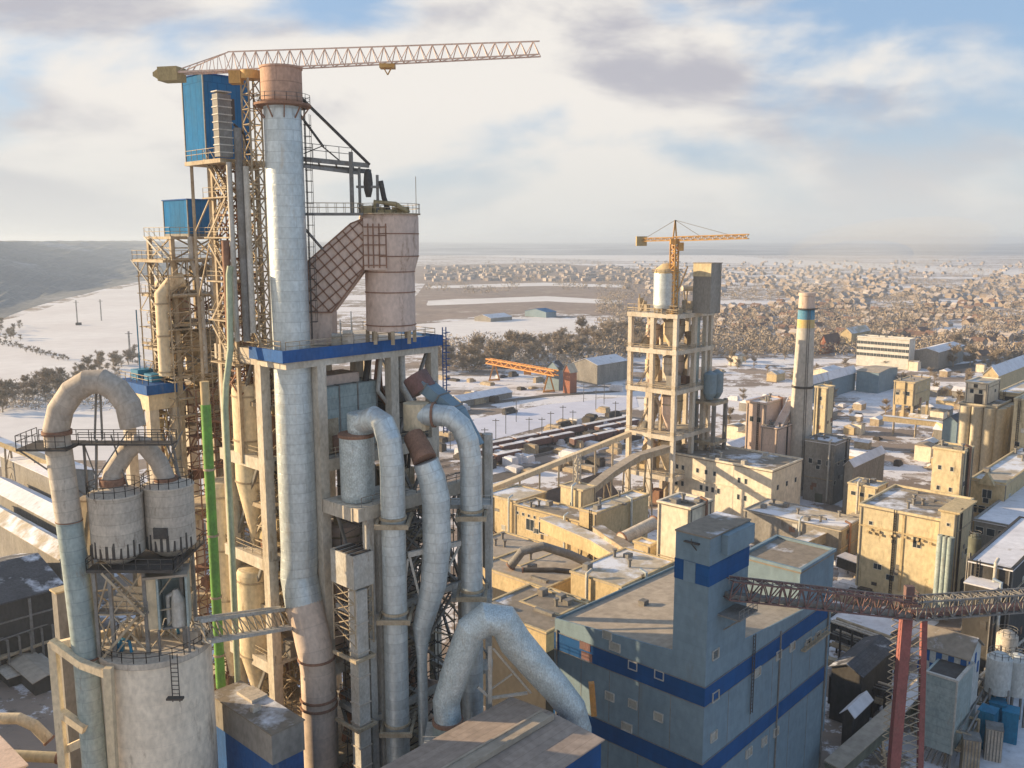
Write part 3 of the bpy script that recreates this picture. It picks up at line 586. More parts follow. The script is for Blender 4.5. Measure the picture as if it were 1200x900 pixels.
m.bar(at(418,219,106.4), at(445,219,106.4), .9, .25); m.build('frame', 'grey_steel', ho)
a = at(431,198,106.3); MB().lathe((a.x,106.3), [(.2,a.z),(.45,a.z-.5),(.55,a.z-1.6),(.5,a.z-2.4),(.3,a.z-3.2)], 12).build('drum', 'dark_steel', ho)
m = MB(); m.tube([at(446,212,106.5), at(450,232,106.5), at(455,246,106.5)], .3, 8); m.build('chute', 'dark_steel', ho)
# small kit on the deck
for i, (px, Y, lab) in enumerate(((396,104.5,'pale equipment cabinet on the blue edged deck behind the ribbed duct'),(409,104,'low equipment skid with motor on the blue edged deck left of the vessel foot'))):
    p = at(px,392,Y); t = thing('deck_machine', lab, 'machine', (p.x,Y,68)); m = MB(); m.box(p.x-.7,p.x+.5,Y-.5,Y+.5,68,69+i*.4); m.build('body', 'silo_grey', t)
    m = MB(); m.tube([(p.x-.6,Y-.55,69.2+i*.4),(p.x+.5,Y-.55,69.2+i*.4)], .25, 8); m.bar((p.x+.3,Y,69),(p.x+.3,Y,71+i), .12); m.build('motor', 'pale_steel', t)
# ================================================================== SHADED SIDE: VESSELS, PIPES, DUCTS
p = at(420,592,99.8); zt_ = at(420,511,99.8).z; z2 = at(420,484,99.8).z
vs = thing('insulated_vessel', 'silver crumpled foil insulated drum vessel under the blue edged deck', 'vessel', (p.x,99.8,p.z))
MB().lathe((p.x,99.8), [(1.85,50.7),(1.95,51.2),(1.98,zt_)], 26).build('body', 'silver_rough', vs)
MB().lathe((p.x,99.8), [(2.1,zt_),(2.1,zt_+.35),(1.2,zt_+.5)], 26).build('collar', 'rust', vs)
MB().lathe((p.x+.5,99.7), [(1.4,zt_+.4),(1.5,zt_+.9),(1.5,z2),(1.3,z2+.12)], 22).build('outlet_drum', 'silver_rough', vs)
def pipe(label, path, r, mtl, rings=(), foot=True, name='down_pipe', parts=None, n=18, rmat='tan_steel'):
    pts = list(path)
    if foot: pts.append(V((pts[-1].x, pts[-1].y, 0)))
    t = thing(name, label, 'pipe', V((pts[-1].x, pts[-1].y, pts[-1].z)))
    rr = [r]*len(pts) if not isinstance(r, list) else r+[r[-1]]*(len(pts)-len(r))
    MB().tube(pts, rr, n).build('pipe_run', mtl, t)
    e = pts[-1]; r0 = rr[-1]
    for z in rings:
        m = MB(); m.cyl(e, r0+.16, z-.15, z+.15, n); w = r0+.5
        m.box(e.x-w, e.x+w, e.y-w, e.y-w+.3, z-.9, z-.35); m.box(e.x-w, e.x-w+.3, e.y-w+.31, e.y+w+1.2, z-.88, z-.37); m.box(e.x+w-.3, e.x+w, e.y-w+.31, e.y+w+1.2, z-.88, z-.37); m.build('bracket', rmat, t)
    return t
zA = [at(462,y,97).z for y in (606,716,846)]
pipe('silver down pipe with elbow leaving the foil insulated drum, nearest to the stack', [at(424,496,99.4), at(438,490,98.4), at(449,497,97.7), at(456,515,97.2), at(459.5,545,97)], 1.38, 'silver', zA)
pB = [at(499,541,98.4), at(506,560,98.3), at(511,585,98.2), at(512,638,98), at(508,685,98), at(501,712,98), at(495,734,98), at(494,752,98), at(494.5,772,98), at(497,900,98)]
t = pipe('wide grey green duct bending in to the left between the two silver down pipes', pB, [1.45,1.55,1.6,1.62,1.5,1.3,1.15,.8,.6,.6], 'silver', (), False, 'bent_duct')
m = MB(); m.tube([at(484,510,100.5), at(492,525,99.4), at(498,539,98.5)], [1.2,1.3,1.4], 10); m.build('inlet_hood', 'rust', t)
m = MB(); c = pB[3]; m.bar(at(478,650,97), at(540,636,100), .4, .6); m.bar(at(478,655,97), at(474,690,97.5), .25); m.bar(at(538,640,100), at(522,672,99.5), .25); m.bar(at(480,652,97.2), at(492,700,98), .25); m.build('support_beam', 'pale_steel', t)
t = pipe('silver down pipe with cream elbow at the outer right edge of the tower', [at(489,486,101.8), at(509,486,101.2), at(527,488,100.8), at(540,499,100.6), at(548,516,100.5), at(552,540,100.5)], 1.28, 'silver', [at(554,y,100.5).z for y in (597,690)], True)
m = MB(); c0 = at(488,503,101.9); m.cyl((c0.x,101.9), 1.5, c0.z, at(488,472,101.9).z, 16); m.build('inlet_drum', 'cream_vessel', t)
MB().tube([at(507.5,486,101.25), at(510,486,101.2)], 1.5, 16).build('flange', 'rust', t)
P1, P2, P3 = at(497,450,104), at(537,484,102.2), at(557,524,101)
t = thing('rectangular_duct', 'flat blue grey rectangular duct sloping down to the outer right elbow', 'duct', P3)
m = MB(); m.bar(P1, P2, 2.3, 1.3); m.bar(P2-(P2-P1).normalized()*.25, P3, 2.25, 1.25); m.build('casing', 'grey_cladding', t)
m = MB(); 
for f_ in (.12,.5,.9):
    c = P1.lerp(P2,f_); d = (P2-P1).normalized(); m.bar(c-d*.08, c+d*.08, 2.5, 1.5)
m.build('flange', 'grey_steel', t)
m = MB(); m.tube([at(486,440,104.5), at(497,458,104)], 1.6, 8); m.build('inlet_hood', 'maroon_steel', t)
# outer right support column
P = at(572,580,105); t = thing('support_column', 'pale steel column with platforms at the outer right edge of the pipes', 'column', (P.x,105,0))
m = MB(); m.box(P.x-.4,P.x+.4,104.6,105.4,0,P.z+7.5); m.build('shaft', 'pale_steel', t)
for y in (582,688,770):
    z = at(572,y,105).z; m = MB(); m.box(P.x-4.4,P.x+.5,101.6,104.5,z-.5,z); m.rail([(P.x-4.3,101.7,z),(P.x+.4,101.7,z),(P.x+.4,104.4,z)], gap=1.2, w=.06, h=1.1); m.build('platform', 'pale_steel', t)
for y0, y1 in ((590,688),(695,768)):
    m = MB(); m.bar((P.x,104.7,at(572,y1,105).z), (P.x-4.2,102,at(572,y0,105).z-.5), .2); m.build('brace', 'grey_steel', t)
m = MB(); m.cyl((P.x-.1,106.6), .65, 40, at(572,508,106.6).z, 12); m.build('riser_pipe', 'silo_grey', t)
# square duct, cabinet
p = at(419,690,95.6); q = at(425,900,95.6); FD = Fr((p.x,95.6))
t = thing('rectangular_duct', 'tall square grey duct standing below the louvred cabinet', 'duct', FD.P(0,0,0))
MB().gbox(FD, -.75, .75, -.75, .75, 0, p.z).build('casing', 'pale_steel', t)
m = MB()
for y in (728,762,790,822,845,872,895): z = at(420,y,95.6).z; m.gbox(FD, -.86, .86, -.86, .86, z-.08, z+.08)
m.build('flange', 'silo_grey', t)
for y in (762,842):
    m = MB(); z = at(420,y,95.6).z; m.gbox(FD, -1.5, 1.3, -1.3, -1.0, z-.8, z-.4); m.gbox(FD, -1.5, -1.2, -.99, 3, z-.79, z-.41); m.gbox(FD, 1.0, 1.3, -.99, 3, z-.79, z-.41); m.build('bracket', 'tan_steel', t)
P = at(414,653,94.6); fr = Fr(P); b = to_x(P, GA+math.pi/2, 387); a = to_x(P, GA, 437); zb = at(414,692,94.6).z
t = thing('louvred_cabinet', 'pale lilac square filter cabinet with slotted top right of the stack', 'cabinet', (P.x,P.y,zb))
MB().gbox(fr, 0, a, 0, b, zb, P.z).build('casing', 'pale_steel', t)
m = MB()
for i in range(4): m.gbox(fr, .1, a-.1, .25+i*(b-.5)/4, .25+(i+.55)*(b-.5)/4, P.z, P.z+.12)
m.build('louvre', 'dark_steel', t)
m = MB(); 
for q in ((.1,.1),(a-.1,.1),(.1,b-.1),(a-.1,b-.1)): m.bar(fr.P(*q,zb), fr.P(*q,zb-7), .16)
for i in range(4):
    z = zb-i*1.7
    for p_, q_ in (((.1,b-.1),(.1,.1)),((.1,.1),(a-.1,.1))): m.bar(fr.P(*p_,z), fr.P(*q_,z-1.7), .1); m.bar(fr.P(*q_,z), fr.P(*p_,z-1.7), .1); m.bar(fr.P(*q_,z), fr.P(*p_,z), .1)
m.build('lattice_support', 'tan_steel', t)
# big mitred arch duct
aD = [(525,846),(523,822),(537,778),(552,738),(570,725),(590,728),(604,752),(628,780),(652,807),(670,830),(677,854),(679,892)]
pd = [at(x,y,94.4+(i*.15)) for i, (x,y) in enumerate(aD)]
t = thing('arched_duct', 'large pale blue grey arched duct rising behind the ribbed roof', 'duct', pd[0]-V((0,0,3)))
MB().tube(pd, [1.55,1.55,1.65,1.75,1.85,1.9,1.88,1.8,1.7,1.65,1.6,1.55], 26).build('pipe_run', 'silver_rough', t)
m = MB(); b0_ = pd[0]; m.cyl(b0_, 1.8, b0_.z-.1, b0_.z+.35, 22); m.cyl(b0_, 1.85, b0_.z-1.9, b0_.z-1.5, 22); m.build('flange', 'rust', t)
MB().lathe(b0_, [(1.3,b0_.z-4),(1.75,b0_.z-3),(1.75,b0_.z-.1)], 22).build('base_drum', 'teal_duct', t)
m = MB(); r = 2.6; m.rail([(b0_.x-r,b0_.y-r,b0_.z-1.4),(b0_.x+r,b0_.y-r,b0_.z-1.4),(b0_.x+r,b0_.y+r,b0_.z-1.4)], gap=1, w=.07); m.box(b0_.x-r,b0_.x+r,b0_.y-r,b0_.y+r,b0_.z-1.7,b0_.z-1.45); m.build('platform', 'pale_steel', t)
ca = at(574,756,95.6); m = MB(); m.bar(ca, V((ca.x,ca.y,ca.z-7)), .45); m.bar(at(578,760,95.4), at(622,812,96.4), .22); m.bar(at(560,805,95.4), at(575,818,95.6), .3); m.bar(at(575,818,95.6), at(618,812,96.4), .28); m.bar(at(575,808,95.6), at(600,790,96), .15); m.build('prop', 'pale_steel', t)
# ribbed roof building in the foreground
P = at(704,868,88); fr = Fr(P); b = to_x(P, GA+math.pi/2, 599)
t = thing('ribbed_roof_hall', 'brown ribbed metal roofed hall with blue edge at the bottom of the photo', 'building', fr.P(-10,b/2,0))
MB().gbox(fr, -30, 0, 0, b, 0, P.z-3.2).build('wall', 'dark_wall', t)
MB().gbox(fr, -30.02, .03, -.03, b+.03, P.z-3.2, P.z-.03).build('eaves_band', 'blue_cladding', t)
m = MB(); m.box8([fr.P(-30.3,-.3,P.z-.03),fr.P(.3,-.3,P.z-.03),fr.P(.3,b*.57,P.z+.0),fr.P(-30.3,b*.57,P.z)]+[fr.P(-30.3,-.3,P.z+.12),fr.P(.3,-.3,P.z+.12),fr.P(.3,b*.57,P.z+.5),fr.P(-30.3,b*.57,P.z+.5)])
m.box8([fr.P(-30.3,b*.575,P.z),fr.P(.3,b*.575,P.z),fr.P(.3,b+.3,P.z-.03),fr.P(-30.3,b+.3,P.z-.03)]+[fr.P(-30.3,b*.575,P.z+.5),fr.P(.3,b*.575,P.z+.5),fr.P(.3,b+.3,P.z+.12),fr.P(-30.3,b+.3,P.z+.12)])
m.build('roof', 'ribbed_roof', t); m = MB(); m.gbox(fr, -30, -.8, b*.45, b*.47, P.z+.5, P.z+1.1); m.gbox(fr, -30, -.8, b*.58, b*.60, P.z+.52, P.z+.95); m.gbox(fr, -30, -.8, b*.47+.01, b*.58-.01, P.z+.52, P.z+.8); m.build('ridge_vent', 'grey_roof', t)
# dark boxed hall at the foot of the tower
P = at(318,862,86); fr = Fr(P); b = to_x(P, GA+math.pi/2, 245); a = to_x(P, GA, 356); zb = at(318,897,86).z
t = thing('low_hall', 'grey flat roofed hall with blue lower wall at the foot of the stack', 'building', fr.P(a/2,b/2,0))
MB().gbox(fr, 0, a, 0, b, zb, P.z).build('upper_wall', 'grey_plaster', t); MB().gbox(fr, .1, a-.1, .1, b-.1, 0, zb).build('lower_wall', 'fascia_blue', t)
MB().gbox(fr, -.1, a+.1, -.1, b+.1, P.z+.003, P.z+.15).build('roof', 'brown_roof', t)
m = MB(); m.gbox(fr, 1, 2, b*.4, b*.45, P.z+.15, P.z+.7); m.gbox(fr, 2, 4, b*.55, b*.8, P.z+.15, P.z+.5); m.build('roof_hatch', 'silo_grey', t)
# ================================================================== SILO GROUP, LEFT FOREGROUND
c = at(182,750,88); zs = c.z; rs = 62*mpp(c)
sg = thing('storage_silo', 'big cream white silo with cluttered top at the lower left', 'silo', (c.x,88,0))
MB().lathe((c.x,88), [(rs,0),(rs,zs-.6)], 48).build('shell', 'silo_white', sg); MB().lathe((c.x,88), [(rs+.12,zs-.6),(rs+.12,zs),(.3,zs+.25)], 48).build('roof', 'silo_grey', sg)
m = MB(); m.rail([(c.x+(rs-.1)*math.cos(i*math.pi/14), 88+(rs-.1)*math.sin(i*math.pi/14), zs) for i in range(28)], closed=True, gap=1.2, w=.06); m.build('railing', 'dark_steel', sg)
m = MB(); q = at(205,776,82.9)
for d in (-.35, .35): m.bar((q.x+d,82.65,zs+1), (q.x+d,82.65,zs-4), .08)
m.box(q.x-.8,q.x+.8,82.1,82.7,zs-3.6,zs-3.4)
for i in range(9): m.bar((q.x-.35,82.65,zs-i*.45), (q.x+.35,82.65,zs-i*.45), .06)
m.build('ladder', 'dark_steel', sg); m = MB(); q = at(141,790,83.7); m.tube([(q.x,83.5,zs-1.5),(q.x,83.3,8)], .1, 6); m.build('conduit', 'maroon_steel', sg)
random.seed(11)
for i in range(9):
    tt = random.uniform(0,6.28); r_ = random.uniform(1,rs-1.2); x, y = c.x+r_*math.cos(tt), 88+r_*math.sin(tt); w = random.uniform(.3,.8); h = random.uniform(.5,1.8)
    m = MB(); m.box(x-w,x+w,y-w*.7,y+w*.7,zs+.1,zs+h); m.tube([(x,y,zs+h),(x+.2,y,zs+h+.5),(x+1.2,y-.5,zs+h+.4),(x+1.4,y-.6,zs+.2)], .16, 8); m.build('top_fitting', ('silo_grey','tan_steel','container_blue','pale_steel')[i % 4], sg)
# supporting frame for the upper bins
fs = thing('bin_support_frame', 'rusty steel frame on top of the big silo carrying the two grey bins', 'frame', (c.x,88,zs))
zf = at(150,662,86).z; L_ = [(at(x,700,y).x,y) for x, y in ((112,84.2),(130,84.0),(170,84.6),(214,86.2),(228,90.5),(160,91.5),(110,90))]
for x, y in L_: MB().box(x-.17,x+.17,y-.17,y+.17,zs,zf).build('leg', 'grey_steel', fs)
m = MB(); x0, x1 = L_[0][0]-.5, L_[4][0]+.6; m.box(x0,x1,83.7,92.6,zf,zf+.3); m.rail([(x0,92.5,zf+.3),(x0,83.8,zf+.3),(x1,83.8,zf+.3),(x1,92.5,zf+.3)], gap=1.2, w=.06); m.build('platform', 'dark_steel', fs)
m = MB(); zm = (zs+zf)/2; m.box(x0+.4,x1-3,84.3,91,zm,zm+.18); m.rail([(x0+.4,84.3,zm+.2),(x1-3,84.3,zm+.2)], gap=1, w=.06); m.build('landing', 'grey_steel', fs)
for (p, q) in zip(L_, L_[1:]+L_[:1]):
    m = MB(); m.bar((*p,zs+.3), (*q,zm), .15); m.bar((*q,zs+.3), (*p,zm), .13); m.bar((*p,zm), (*q,zf), .15); m.bar((*q,zm), (*p,zm), .15); m.build('brace', 'tan_steel', fs)
MB().stair((L_[0][0]+.6,84,zs+.2), (L_[2][0]-.5,84,zm), .8).build('stair', 'tan_steel', fs)
MB().stair((L_[2][0]+.2,84.1,zm), (L_[0][0]+1,84.1,zf), .8).build('stair', 'tan_steel', fs)
def gbin(label, px, Y, yt, yb, hw):
    p = at(px,yt,Y); r = hw*mpp(p); z0 = zf+.35; t = thing('storage_bin', label, 'bin', (p.x,Y,z0), None)
    MB().lathe((p.x,Y), [(r*.5,z0),(r,z0+1.0),(r,p.z-.1)], 28).build('shell', 'silo_grey', t); MB().lathe((p.x,Y), [(r+.1,p.z-.1),(r+.1,p.z+.1),(.6,p.z+.7),(.2,p.z+.75)], 28).build('lid', 'silo_grey', t)
    m = MB(); m.rail([(p.x+r*math.cos(i*math.pi/8), Y+r*math.sin(i*math.pi/8), p.z+.1) for i in range(16)], closed=True, gap=1.1, w=.055); m.build('railing', 'dark_steel', t)
    m = MB(); 
    for k in range(10): tt = -2.6+k*.25; m.bar((p.x+r*1.0*math.cos(tt),Y+r*math.sin(tt),z0+.9), (p.x+r*.98*math.cos(tt),Y+r*.98*math.sin(tt),z0+2.0+.3*(k%3)), .28, .1)
    m.build('dark_patch', 'dark_steel', t); return p, r  # short dark bars round the lower front of the shell
pb1, rb1 = gbin('grey ribbed storage bin, left one of the pair above the big silo', 135, 86.4, 578, 655, 30)
pb2, rb2 = gbin('grey ribbed storage bin with dark hatch, right one of the pair above the big silo', 197, 88.6, 568, 650, 28)
p = at(189,625,86.3); tag(MB().box(p.x-.7,p.x+.7,86,86.35,p.z-.5,p.z+.6).build('hatch_box', 'dark_steel'), 'dark square hatch box on the right hand grey bin', 'hatch')
# cream tall box behind left bin
p = at(108,585,89); t = thing('lift_casing', 'cream narrow casing standing left of the left grey bin', 'casing', (p.x,89,zf)); MB().box(p.x-1.1,p.x+.9,88,90,zf+.3,p.z).build('casing', 'cream_vessel', t); m = MB(); m.box(p.x-1.25,p.x+1.05,87.85,90.15,p.z+.003,p.z+.2); m.box(p.x-1.2,p.x+1.0,87.9,90.1,zf+3,zf+3.2); m.build('cap', 'tan_steel', t)
# lift cabin under the bins
P = at(182,676,84.6); fr = Fr(P, math.radians(15)); t = thing('hoist_cabin', 'open fronted blue grey steel cabin with pale machine standing on the big silo', 'cabin', (P.x,P.y,zs))
zb = at(182,738,84.6).z; h = P.z
m = MB(); m.gbox(fr, 0, .2, -.1, 3, zb, h-.2); m.gbox(fr, 2.7, 2.9, -.1, 3, zb, h-.2); m.gbox(fr, .2, 2.7, 2.8, 3, zb, h-.2); m.build('wall', 'teal_duct', t); MB().gbox(fr, -1.2, 3.0, -.2, 3.1, h-.2, h+.05).build('roof', 'grey_roof', t)
MB().gbox(fr, -1.1, -.05, .2, 2.8, zb, h-.25).build('side_bin', 'cream_vessel', t)
m = MB(); m.tube([fr.P(1.9,.8,zb),fr.P(1.9,.8,zb+2.6),fr.P(1.7,.8,zb+3.8)], [.75,.7,.3], 12); m.tube([fr.P(.9,1,zb),fr.P(.9,1,zb+3),fr.P(1.9,1,zb+3.6)], .25, 8); m.build('machine', 'pale_steel', t); m = MB(); m.gbox(fr, .3, 2.6, .3, 2.6, zb-.2, zb); m.bar(fr.P(0,-.1,zb), fr.P(0,-.1,zs), .2); m.bar(fr.P(2.8,-.1,zb), fr.P(2.8,-.1,zs), .2); m.build('base', 'grey_steel', t)
# left tall pipe with arch 1
a1 = [(68,522),(66,503),(71,480),(85,459),(103,448),(120,447),(137,457),(150,474),(156,500)]
t = thing('arched_duct', 'tall weathered left hand pipe with rounded brown arch over the grey bins', 'duct', at(112,900,84))
up = [at(x,y,85) for x, y in a1]
MB().tube([at(113,915,84.3), at(106,830,84.4), at(101,770,84.5), at(88,660,84.7), at(81,610,84.8)], 1.22, 22).build('lower_run', 'teal_duct', t)
MB().tube([at(81,610,84.8), at(74,563,84.9), at(68,521,85)], 1.22, 22).build('middle_run', 'silo_grey', t)
MB().tube(up, 1.2, 22).build('arch', 'weathered_duct', t)
m = MB(); q = up[1]; m.cyl(up[0], 1.38, up[1].z-.5, up[1].z-.1, 20); c2 = at(101,770,84.5); m.cyl(c2, 1.36, c2.z-.1, c2.z+.1, 20); c2 = at(81,610,84.8); m.cyl(c2, 1.27, c2.z-.05, c2.z+.05, 20); m.build('flange', 'rust', t)
m = MB(); z = at(68,520,85).z; x0, x1 = at(30,520,85).x, at(215,505,89).x
m.box(x0,x0+4.8,83.2,87.3,z-.35,z-.15); m.box(x0+4.85,x1,85.6,87.2,z-.34,z-.16); m.rail([(x0,87.2,z-.15),(x0,83.3,z-.15),(x0+4.7,83.3,z-.15)], gap=.8, w=.06, h=1.3); m.rail([(x0+4.8,85.7,z-.15),(x1,85.7,z-.15)], gap=1.2, w=.06); m.rail([(x0+.2,87.1,z-.15),(x1,87.1,z-.15)], gap=1.2, w=.06); m.build('platform', 'dark_steel', t)
m = MB(); m.bar((x0+.2,83.4,z-.3), at(100,580,86), .14); m.bar(at(100,580,86), at(150,505,87), .13); m.bar(at(98,520,86.5), at(104,600,86.5), .2); m.bar(at(113,515,86.5), at(113,590,86.5), .2); m.bar(at(98,520,86.5), at(113,560,86.5), .1); m.bar(at(113,452,85.5), at(111,515,86), .16); m.bar(at(117,452,85.5), at(120,515,86), .16); m.bar(at(130,510,86.5), at(150,570,87), .12); m.bar(at(104,600,86.5), at(98,655,86.5), .3); m.bar(at(200,510,89), at(210,560,89), .2); m.bar(at(214,505,89), at(188,560,88.5), .14); m.bar(at(190,508,89), at(212,562,89), .14); m.build('support', 'grey_steel', t)
a2 = [(131,575),(133,553),(148,530),(160,520),(170,522),(186,541),(195,566)]
t = thing('arched_duct', 'smaller pointed brown arch duct joining the two grey bins', 'duct', at(131,575,87)); MB().tube([at(x,y,87+i*.25) for i, (x,y) in enumerate(a2)], [1.15,.95,.9,.95,.95,.9,1.05], 18).build('pipe_run', 'weathered_duct', t)
m = MB(); q = at(132,566,87); m.cyl(q, 1.25, q.z-.15, q.z+.5, 16); q = at(195,562,88.5); m.cyl(q, 1.2, q.z-.15, q.z+.3, 16); m.build('flange', 'rust', t)
# yellow frame in front
t = thing('open_support_tower', 'cream painted open steel support tower at the lower left beside the big silo', 'frame', at(70,900,82)); 
for nm, segs in (('column', ((62,752,76,915,84),(127,782,134,915,82))), ('beam', ((60,752,96,778,84),(96,778,128,790,83),(72,835,100,855,84),(62,757,128,742,88),(74,880,100,868,85)))):
    for s in segs: MB().bar(at(s[0],s[1],s[4]), at(s[2],s[3],s[4]-(.0 if nm=='column' else 1)), .75, .75).build(nm, 'cream_vessel', t)
# footbridge
A_, B_ = at(234,728,87), at(334,714,99); t = thing('footbridge', 'grey covered steel footbridge from the big silo to the main tower', 'footbridge', (A_+B_)/2)
m = MB(); dz = V((0,0,1.9)); sx = V((.8,-.6,0)); m.bar(A_, B_, .22, .4); m.bar(A_-dz+sx, B_-dz+sx, 1.2, .35); m.bar(A_-sx*.9, B_-sx*.9, .22, .35); m.build('girder', 'pale_steel', t)
m = MB()
for i in range(13): p = A_.lerp(B_, i/12); m.bar(p, p-dz+sx, .12); 
for i in range(12): m.bar(A_.lerp(B_, i/12), A_.lerp(B_, (i+1)/12)-dz+sx, .1)
m.build('web', 'tan_steel', t)
# ================================================================== helpers for plant buildings
def onface(fr, face, px, py):
    d = at(px, py, 100)-V((0,0,H)); n = fr.u if face == 'L' else fr.v; o = fr.o
    t = (o-V((0,0,0))).dot(n)/V((d.x,d.y,0)).dot(n); q = V((0,0,H))+d*t
    r = V((q.x,q.y,0))-o
    return (r.dot(fr.v) if face == 'L' else r.dot(fr.u)), q.z
def window(t, fr, face, s, z, w, h, glass='window_glass', frame='frame_white', sub=True, th=.06):
    m = MB(); k = .09*max(1,w/2)
    def g(s0, s1, z0, z1, o0, o1):
        if face == 'L': m.gbox(fr, -o1, -o0, s0, s1, z0, z1)
        else: m.gbox(fr, s0, s1, -o1, -o0, z0, z1)
    g(s-w/2-k, s-w/2, z-k, z+h+k, -.05, th); g(s+w/2, s+w/2+k, z-k, z+h+k, -.05, th); g(s-w/2+.002, s+w/2-.002, z-k, z, -.05, th); g(s-w/2+.002, s+w/2-.002, z+h, z+h+k, -.05, th)
    if w > 1.6: g(s-.04, s+.04, z+.001, z+h-.001, .02, th-.01)
    f = m.build('window', frame, t); m = MB(); g(s-w/2+.001, s+w/2-.001, z+.001, z+h-.001, -.04, .02); m.build('pane', glass, f); return f
def bld(name, label, F, Y, xl, xr, wall, roof, z0=0, cat='building', par=.6, wins=(), ang=GA, lo=None, hi=None, group=None, extra=0, low=None):
    P = at(*F, Y); fr = Fr(P, ang); b = lo if lo is not None else to_x(P, ang+math.pi/2, xl); a = hi if hi is not None else to_x(P, ang, xr); z = P.z
    t = thing(name, label, cat, fr.P(a/2, b/2, z0), group)
    if low: MB().gbox(fr, .05, a-.05, .05, b-.05, z0, low[0]).build('base_wall', low[1], t)
    MB().gbox(fr, 0, a, 0, b, low[0] if low else z0, z-.25).build('wall', wall, t)
    m = MB(); m.gbox(fr, -.2, a+.2, -.2, b+.2, z-.25+.003, z)
    m.build('roof', roof, t)
    if par:
        m = MB(); e = .28
        m.gbox(fr, -.22, a+.22, -.22, e, z+.002, z+par); m.gbox(fr, -.22, a+.22, b-e, b+.22, z+.002, z+par); m.gbox(fr, -.22, e, e, b-e, z+.002, z+par); m.gbox(fr, a-e, a+.22, e, b-e, z+.002, z+par); m.build('parapet', wall, t)
    for (face, n, s0, s1, dz, w, h, *g) in wins:
        L_ = b if face == 'L' else a
        for i in range(n):
            s = L_*(s0+(s1-s0)*(i/(n-1) if n > 1 else .5)); window(t, fr, face, s, z-dz, w, h, *(g or ()))
    return t, fr, a, b, z
def gable(name, label, F, Y, xl, xr, hr, wall, roof, axis='u', z0=0, cat='shed', ang=GA, over=.4, group=None, lo=None, hi=None):
    """gabled shed; F is the front eaves corner; axis = direction of the ridge"""
    P = at(*F, Y); fr = Fr(P, ang); b = lo if lo is not None else to_x(P, ang+math.pi/2, xl); a = hi if hi is not None else to_x(P, ang, xr); z = P.z
    t = thing(name, label, cat, fr.P(a/2, b/2, z0), group); m = MB(); m.gbox(fr, 0, a, 0, b, z0, z)
    if axis == 'u':
        for q in (0, a): m.face([fr.P(q,0,z), fr.P(q,b,z), fr.P(q,b/2,z+hr)])
    else:
        for q in (0, b): m.face([fr.P(0,q,z), fr.P(a,q,z), fr.P(a/2,q,z+hr)])
    m.build('wall', wall, t); m = MB(); o = over; k = hr/((b if axis == 'u' else a)/2)*o; th = .18
    for s in (0, 1):
        if axis == 'u':
            e = -o if not s else b+o; q = [fr.P(-o,e,z-k), fr.P(a+o,e,z-k), fr.P(a+o,b/2,z+hr), fr.P(-o,b/2,z+hr)]
        else:
            e = -o if not s else a+o; q = [fr.P(e,-o,z-k), fr.P(e,b+o,z-k), fr.P(a/2,b+o,z+hr), fr.P(a/2,-o,z+hr)]
        if (q[1]-q[0]).cross(q[2]-q[1]).z < 0: q.reverse()
        m.box8([p+V((0,0,.02)) for p in q]+[p+V((0,0,th)) for p in q])
    m.build('roof', roof, t); return t, fr, a, b, z
def roofkit(t, fr, a, b, z, n, seed=1, mt='grey_steel'):
    random.seed(seed)
    for i in range(n):
        x, y = random.uniform(.1,.9)*a, random.uniform(.1,.9)*b; k = random.random(); m = MB()
        if k < .4: m.gbox(fr, x-.8, x+.8, y-.6, y+.6, z, z+random.uniform(.5,1.4)); nm = 'roof_box'
        elif k < .75: m.cyl(fr.P(x,y,0), .3, z, z+1.3, 10); m.cyl(fr.P(x,y,0), .5, z+1.3, z+1.6, 10); nm = 'vent'
        else: m.gbox(fr, x-.4, x+.4, y-2, y+2, z, z+.5); nm = 'skylight'
        m.build(nm, mt, t)
def gallery(label, path, w, h, wall='tan_steel', roof='dusty_roof', legs=(), name='conveyor_gallery'):
    pts = [V(p) for p in path]; t = thing(name, label, 'conveyor', (pts[0]+pts[-1])/2)
    m = MB(); r = MB()
    for p, q in zip(pts, pts[1:]): m.bar(p, q, w, h); r.bar(p+V((0,0,h/2+.12)), q+V((0,0,h/2+.12)), w+.5, .2)
    m.build('casing', wall, t); r.build('roof', roof, t)
    for i, f_ in enumerate(legs):
        k = f_*(len(pts)-1); j = min(int(k), len(pts)-2); p = pts[j].lerp(pts[j+1], k-j); d = (pts[j+1]-pts[j]); d.z = 0; d.normalize(); s = V((-d.y,d.x,0))
        m = MB(); top = p.z-h/2
        for e in (-1,1): m.bar(V((p.x,p.y,top))+s*e*w*.4, V((p.x,p.y,0))+s*e*w*.8, .4)
        n = max(2, int(top/5))
        for kk in range(n):
            z0, z1 = top*kk/n, top*(kk+1)/n; f0 = .8-.4*kk/n; f1 = .8-.4*(kk+1)/n
            m.bar(V((p.x,p.y,z0))-s*w*f0, V((p.x,p.y,z1))+s*w*f1, .2); m.bar(V((p.x,p.y,z1))-s*w*f1, V((p.x,p.y,z1))+s*w*f1, .2)
        m.build('trestle', 'tan_steel', t)
    return t
